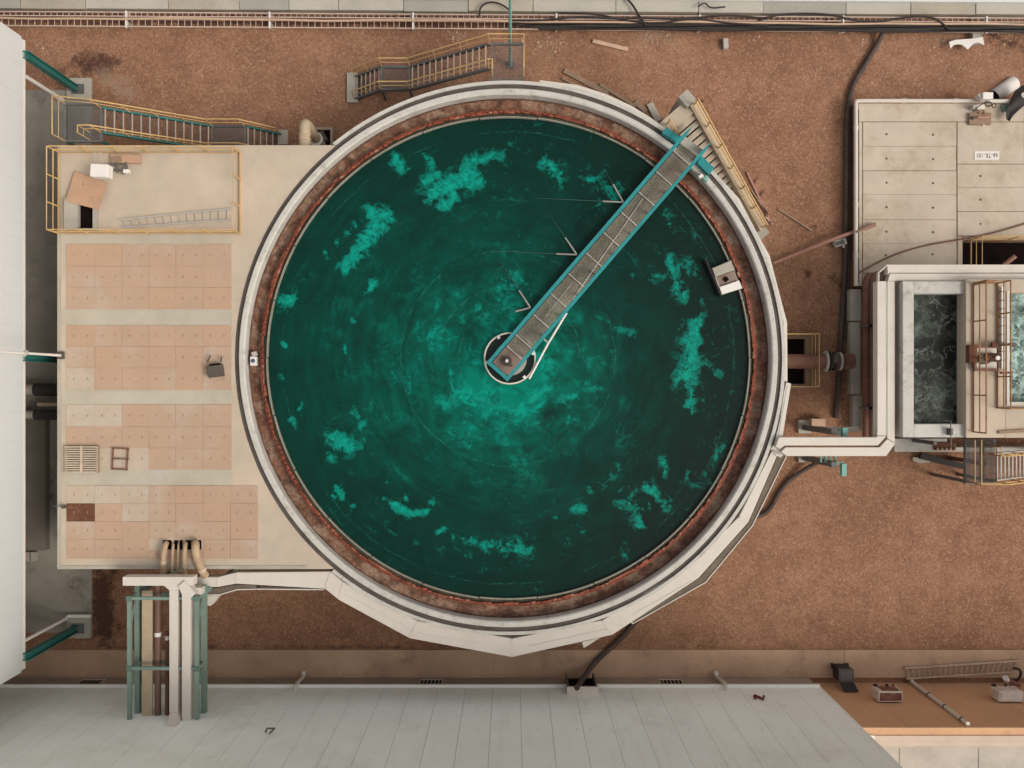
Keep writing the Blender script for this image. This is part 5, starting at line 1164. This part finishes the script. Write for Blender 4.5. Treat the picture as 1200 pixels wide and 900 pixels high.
MB().tube([(at(1182,797,.1).x,YO+.15,.12),(at(1182,797,.1).x,YO+.2,.9),(at(1178,790,1).x,YO+.5,1.15)], .09, 10).build('pipe', M_redpipe, sp, smooth=True); MB().tube([(at(1178,790,1).x,YO+.48,1.12),(at(1176,788,1.1).x,YO+.62,1.25)], .12, 12).build('cap', M_wbox, sp, smooth=True)
MB().tube(smooth_path([at(1187,783,.5),at(1195,784,.6),at(1197,790,.6),at(1192,798,.5),at(1187,797,.4)]), .06, 8).build('hook', M_cable, sp, smooth=True)

# ------------------------------------------------------------------ pipe rack at the lower left
M_sage2 = mat('sage_gusset', (.09,.15,.12), .6, .1, 2, 12, .06, 0)
ZU, ZD = 5.15, 4.45; yS, yE = at(0,701,ZU).y, YG+.05
rk = thing('pipe_rack', 'sage green steel pipe rack bridging from the deck to the grey wall', 'pipe rack', (-13.5,-10.5,0))
xa, xb = at(152,0,ZU).x, at(231,0,ZU).x; xa2, xb2 = at(161,0,ZD).x+.0, at(240,0,ZD).x
xa2 = xa+.06; xb2 = xb+.02
for x in (xa, xb):
    MB().bar((x,yS+.05,ZU),(x,yE,ZU),.15,.14).build('top_chord', M_tealG, rk)
    MB().bar((x+.03,yS+.35,ZD),(x+.03,yE,ZD),.20,.2).build('bottom_chord', M_tealG, rk)
    for y in (yS, at(0,783,ZU).y):
        MB().bar((x,y,ZD),(x,y,ZU+.05),.12,.12,up=(0,1,0)).build('post', M_tealG, rk); MB().bar((x,y-.1,ZD+.1),(x,y-1.2 if y==yS else y-1.0,ZU-.05),.05,.05).build('diagonal', M_tealG, rk)
for y in (yS, at(0,783,ZU).y):
    MB().bar((xa,y,ZU),(xb,y,ZU),.12,.13).build('cross_beam', M_tealG, rk); MB().bar((xa,y,ZD),(xb,y,ZD),.12,.13).build('cross_beam', M_tealG, rk)
    for x in (xa,xb): MB().cbox((x,y,ZU+.09), .20,.20,.05).build('gusset', M_sage2, rk)
for x in (xa+.03,xb+.03): MB().bar((x,yS+.1,0),(x,yS+.1,ZD-.1),.2,.2,up=(0,1,0)).build('leg', M_tealG, rk)
z = 4.78
ct = thing('covered_cable_tray', 'cream ribbed cable tray lying along the green pipe rack', 'cable tray', at(172,765,z))
x0, x1 = at(166.3,0,z).x, at(178.2,0,z).x; y0, y1 = at(0,692.5,z).y, at(0,839,z).y
MB().box(x0,max(y1,YG+.06),z-.08,x1,y0,z).build('tray_cover', M_tan, ct)
mb = MB(); k = 26
for i in range(1,k): y = y0+(max(y1,YG+.06)-y0)*i/k; mb.box(x0+.01,y-.008,z-.01,x1-.01,y+.008,z+.01)
mb.build('ribs', M_pale, ct)
for (cx_,r,m,yst,lab,bl) in ((185,.125,M_brpipe,686,'thick brown pipe with a white band on the green pipe rack',(742,)),(196.3,.09,M_redpipe,740,'dark red pipe with a white label on the green pipe rack',(746,)),(226.5,.075,M_brpipe,690,'thin brown pipe right of the white launders on the pipe rack',())):
    t = thing('rack_pipe', lab, 'pipe', at(cx_,765,4.6), 'pipes on the pipe rack'); a = at(cx_,yst,4.68)
    MB().tube([(a.x,a.y,4.68),(a.x,YG+.04,4.68)], r, 12).build('pipe', m, t, smooth=True)
    for yy_ in bl: b = at(cx_,yy_,4.8); MB().tube([(a.x,b.y,4.68),(a.x,b.y-.16,4.68)], r*1.06, 12).build('band', M_wbox, t, smooth=True)
ra = thing('rack_launder', 'white left launder on the pipe rack with a kinked end at the grey wall', 'trough', at(203,760,4.4), 'launders on the pipe rack')
z = 5.25
x0, x1 = at(198.3,0,z).x, at(208.5,0,z).x; y1 = at(0,835,z).y
MB().box(x0,y1,z-.5,x1,at(0,692,z).y,z).build('launder_run', M_lid, ra, bevel=.012)
MB().prism([at(*q,z)[:2] for q in ((180,684),(208,684),(217,687),(208.5,692),(198.3,692),(192,686.5))], z-.5, z-.004).build('launder_head', M_lid, ra, bevel=.012)
MB().box(at(143.5,0,z).x, at(0,686.5,z).y, z-.5, at(226,0,z).x, at(0,676.2,z).y, z-.008).build('launder_head', M_lid, ra, bevel=.012)
MB().prism([at(198.8,835,z)[:2],at(208.3,835,z)[:2],at(205.5,853,5.98)[:2],at(195,853,5.98)[:2]], [z-.5,z-.5,5.5,5.5], [z,z,5.98,5.98]).build('kinked_end', M_lid, ra, bevel=.01)
rc = thing('rack_launder', 'white right launder on the pipe rack running straight into the grey wall', 'trough', at(218,765,4.4), 'launders on the pipe rack')
z = 5.3
MB().box(at(213,0,z).x, YG+.05, z-.5, at(223,0,z).x, at(0,697,z).y, z).build('launder_run', M_lid, rc, bevel=.012)
MB().prism([at(*q,z+.02)[:2] for q in ((209,687),(216,680.5),(229,695.5),(222.5,701.5),(213.2,698))], z-.45, z+.02).build('launder_elbow', M_lid, rc, bevel=.012)
MB().box(at(223.5,0,4.9).x, at(0,697,4.9).y, 4.4, at(236,0,4.9).x, at(0,689,4.9).y, 4.9).build('side_box', M_lid, rc)

# ------------------------------------------------------------------ elbow pipe beside the deck
ep = thing('elbow_pipe', 'tan elbow pipe leaving the basin wall and diving into a small pit', 'pipe', at(357,165,3))
yw = yt; a = at(356.5,166,3.4)
P = [(a.x,yw+.02,3.3),(a.x,yw+.55,3.3)]+smooth_path([(a.x,yw+.55,3.3),(a.x,yw+1.05,3.3),(a.x+.02,yw+1.1,2.9),(a.x+.05,yw+1.0,2.2)],3)+[(a.x+.05,yw+.9,.1)]
MB().tube(P, .23, 16).build('pipe', M_tan, ep, smooth=True)
MB().tube([(a.x,yw+.03,3.3),(a.x,yw+.11,3.3)], .33, 18).build('flange', M_tan, ep, smooth=True)
for y in (.38,.6): MB().tube([(a.x,yw+y,3.3),(a.x,yw+y+.06,3.3)], .255, 16).build('weld_band', M_pale, ep, smooth=True)
MB().tube([(a.x+.05,yw+.93,1.4),(a.x+.05,yw+.935,1.5)], .3, 16).build('white_flange', M_wbox, ep, smooth=True)
pit = MB(); rect(pit,366,149,390,152,0,.15); rect(pit,387,152,390,172,0,.148); a_, b_ = at(366,152,.1), at(387,172,.1)
pt_ = thing('pipe_pit', 'small concrete framed pit under the tan elbow pipe', 'pit', at(378,160,0)); pit.build('frame', M_plinth, pt_); MB().box(a_.x,b_.y,.005,b_.x,a_.y,.02).build('pit_floor', M_dark, pt_)
mb = MB(); mb.tube([at(372,158,.4),at(378,168,.4)], .3, 14); mb.build('gate_valve', M_darkbox, pt_, smooth=True)

# ------------------------------------------------------------------ top edge: concrete duct, cable trays, cables
def ty(x, y0): return y0 + x*8/1200.0
M_slabs = [M_brick, mat('duct_slab_grey', (.31,.295,.25), .85, .12, .6, 18, .07, .15), mat('duct_slab_light', (.41,.385,.325), .85, .12, .6, 18, .07, .15, stain=(.30,.27,.21), stain_amt=.5)]
cd = thing('cable_duct', 'concrete cable duct with uneven cover slabs along the top edge', 'duct', at(600,0,0))
x = -60
while x < 1270:
    l = random.choice([58,76,84,97]); a, b = at(x,ty(x,-3.5),.45), at(x+l-.5,ty(x,-3.5),.45); j = random.uniform(-.5,.5)
    P = [at(q_x,ty(q_x,q_y)+j,.45)[:2] for q_x,q_y in ((x,-4),(x+l-.6,-4),(x+l-.6,9.2),(x,9.2))]
    MB().prism(P, -.1, .45+random.uniform(-.03,.03)).build('cover_slab', random.choice(M_slabs), cd, bevel=.015); x += l
tag(MB().prism([at(x_,ty(x_,y_),.6)[:2] for x_,y_ in ((-60,-30),(1270,-30),(1270,-5.5),(-60,-5.5))], -.1,.6).build('white_kerb', M_white, bevel=.02), 'white painted kerb strip behind the concrete duct at the top right','kerb')
def tray(label, y0, y1, zt, pitch, thick):
    t = thing('cable_tray', label, 'cable tray', at(600,(y0+y1)/2,.2), 'cable trays along the top edge')
    x = -40
    while x < 1240:
        l = 168; mb = MB()
        for yy_, th in ((y0,.034),(y1,thick)):
            mb.bar(at(x,ty(x,yy_),zt), at(x+l-1,ty(x+l-1,yy_),zt), th, .09)
        xx = x+pitch/2
        while xx < x+l-1: mb.bar(at(xx,ty(xx,y0),zt-.02), at(xx,ty(xx,y1),zt-.02), .022,.03); xx += pitch
        mb.build('tray_section', M_tray, t)
        MB().bar(at(x+20,ty(x,y0)-1.5,zt+.03), at(x+20,ty(x,y1)+1.5,zt+.03), .06,.12).build('clamp', M_wbox, t)
        p = at(x+20,ty(x,(y0+y1)/2),zt); MB().box(p.x-.05,p.y-.1,0,p.x+.05,p.y+.1,zt-.08).build('support', M_galv, t)
        x += l
tray('upper narrower cable tray with short rungs along the top edge', 13.6, 18.3, .55, 6.9, .034)
tray('lower wider cable tray with longer rungs along the top edge', 21.5, 30.2, .50, 7.7, .034)
cpale = thing('edge_plank', 'pale wavy flashing strip lying between the two cable trays', 'strip', at(600,21,.6))
P = [at(x_, ty(x_,20.8)+.7*math.sin(x_*.021)+.4*math.sin(x_*.053), .62) for x_ in range(-40,1250,30)]; MB().tube(P, .05, 6).build('strip', M_pale, cpale)
# bundle of cables in the lower tray (right half), loose cables above
for i in range(5):
    P = [at(x_, ty(x_, 23.2+i*1.5)+.6*math.sin(x_*.03+i*2), .58) for x_ in range(596+i*9,1250,24)]
    tag(MB().tube(P, .062, 6).build('power_cable', M_cable), ['black cable nearest the tray edge in the lower cable tray','black power cable bundled inside the right half of the lower tray'][0 if i == 4 else 1], 'cable', 'black cables bundled in the lower tray')
loose = [([(733,-3),(741,5),(745,12),(750,20),(757,30)],'black cable dropping from the top edge across both trays',.05),
 ([(562,18),(562,10),(568,4),(577,2),(588,5),(596,11)],'black cable loop beside the lamp pole above the stairs',.04),
 ([(600,24),(640,24),(680,19),(720,22),(760,21),(800,23),(850,17),(900,22)],'long loose black cable wandering along the cable trays near the centre',.045),
 ([(890,24),(910,17),(945,15.5),(975,17),(1000,24),(1030,26),(1060,20),(1085,19),(1100,23),(1112,35)],'loose black cable arching over the trays at upper right',.045),
 ([(655,15),(700,16),(730,24),(770,28),(815,21),(850,27),(900,30)],'second loose black cable crossing under the wandering one',.04),
 ([(818,8),(826,2),(832,10),(850,8)],'short black cable curl on the concrete duct',.035)]
for pts_, lab, r in loose: tag(MB().tube(smooth_path([at(x_,ty(x_,y_)-4 if False else y_,.68) for x_,y_ in pts_]), r, 6).build('loose_cable', M_cable, smooth=True), lab, 'cable')
lpole = thing('lamp_pole', 'pale teal lamp pole rising beside the upper grey staircase', 'lamp post', at(598,44,0))
a = at(598,43.5,0); a.z = 0
b = at(598,44,3.2)
MB().tube([(b.x,b.y,0),(b.x,b.y,8.8)], [.075,.05], 10).build('pole', M_tealL, lpole, smooth=True); MB().disc((b.x,b.y,0),.2,.06,14).build('base_plate', M_darkbox, lpole)
MB().tube([(b.x,b.y,8.75),(b.x,b.y+.3,8.95),(b.x,b.y+1.0,9.0)], .04, 8).build('arm', M_tealL, lpole); MB().cbox((b.x,b.y+1.1,8.97), .22,.5,.1).build('lantern', M_galv, lpole)

# ------------------------------------------------------------------ scattered timber and debris
for (x0,y0,x1,y1,w_,m,lab) in ((694.5,48,736,58,.17,M_pale,'pale plank lying alone on gravel below the cable trays'),
  (661,82.5,712,110,.22,M_timber,'weathered wide plank leaning at the top of the tank rim'),
  (703,99,745,125,.13,M_timber,'narrow brown plank lying along the tank rim'),
  (659,92,680,103,.10,M_timber,'short thin stick beside the weathered wide plank'),
  (744,119,757,131,.22,M_timber,'short stub of timber at the tank rim near the concrete stair'),
  (761,121,772,142,.30,M_concG,'grey timber post end beside the concrete stair landing'),
  (875.5,202,904,262,.09,M_pink,'thin pinkish stick lying beside the concrete stair handrail'),
  (880,222,900,252,.08,M_timber,'dark thin stick tucked against the concrete stair handrail'),
  (912,245,952,271,.07,M_timber,'thin brown stick on open gravel right of the concrete stair'),
  (897,254,905,263,.06,M_pale,'tiny pale stick at the foot of the concrete stair')):
    tag(MB().bar(at(x0,y0,.06), at(x1,y1,.06), w_, .07).build('timber_plank', m, bevel=.008), lab, 'timber', 'loose timber on the gravel')
a = at(850.8,50.5,.25); tag(MB().cbox((a.x,a.y,.12), .22,.45,.24,.05).build('concrete_block', M_galv, bevel=.015), 'single grey concrete block on gravel below the cable trays','block')

def pebbles():
    mb = MB(); rnd = random.Random(3)
    def stone(p, s):
        t = [(1,0,0),(-1,0,0),(0,1,0),(0,-1,0),(0,0,1),(0,0,-1)]; a = rnd.uniform(0,6.28); c, q = math.cos(a), math.sin(a); sc = [s*rnd.uniform(.6,1.3) for _ in range(3)]
        vs = []
        for v in t:
            x, y, z = v[0]*sc[0], v[1]*sc[1], v[2]*sc[2]*.6; vs.append((p.x+c*x-q*y, p.y+q*x+c*y, z+.01))
        mb.add(vs, [(0,2,4),(2,1,4),(1,3,4),(3,0,4),(2,0,5),(1,2,5),(3,1,5),(0,3,5)])
    for i in range(1500):
        px_, py_ = rnd.choice([(rnd.uniform(30,1000),rnd.uniform(33,130)),(rnd.uniform(740,1000),rnd.uniform(36,330)),(rnd.uniform(850,1200),rnd.uniform(545,758)),(rnd.uniform(1000,1200),rnd.uniform(36,112)),(rnd.uniform(110,860),rnd.uniform(690,758))])
        stone(at(px_,py_,0), rnd.choice([.015,.015,.02,.02,.028]))
    for cx,cy,k,s in ((640,55,25,12),(770,45,26,14),(535,47,22,14),(50,55,8,8),(1180,45,14,14),(1105,48,14,7),(383,105,4,10),(650,48,10,8),(883,45,7,5),(385,120,3,6),(1010,48,8,6)):
        for i in range(k): stone(at(cx+rnd.gauss(0,s),cy+rnd.gauss(0,s*.45),0), rnd.choice([.03,.04,.055,.075]))
    o = mb.build('pebbles', M_pebble); o['kind'] = 'stuff'; o['label'] = 'loose pale pebbles scattered on the red gravel'; o['category'] = 'pebbles'
pebbles()
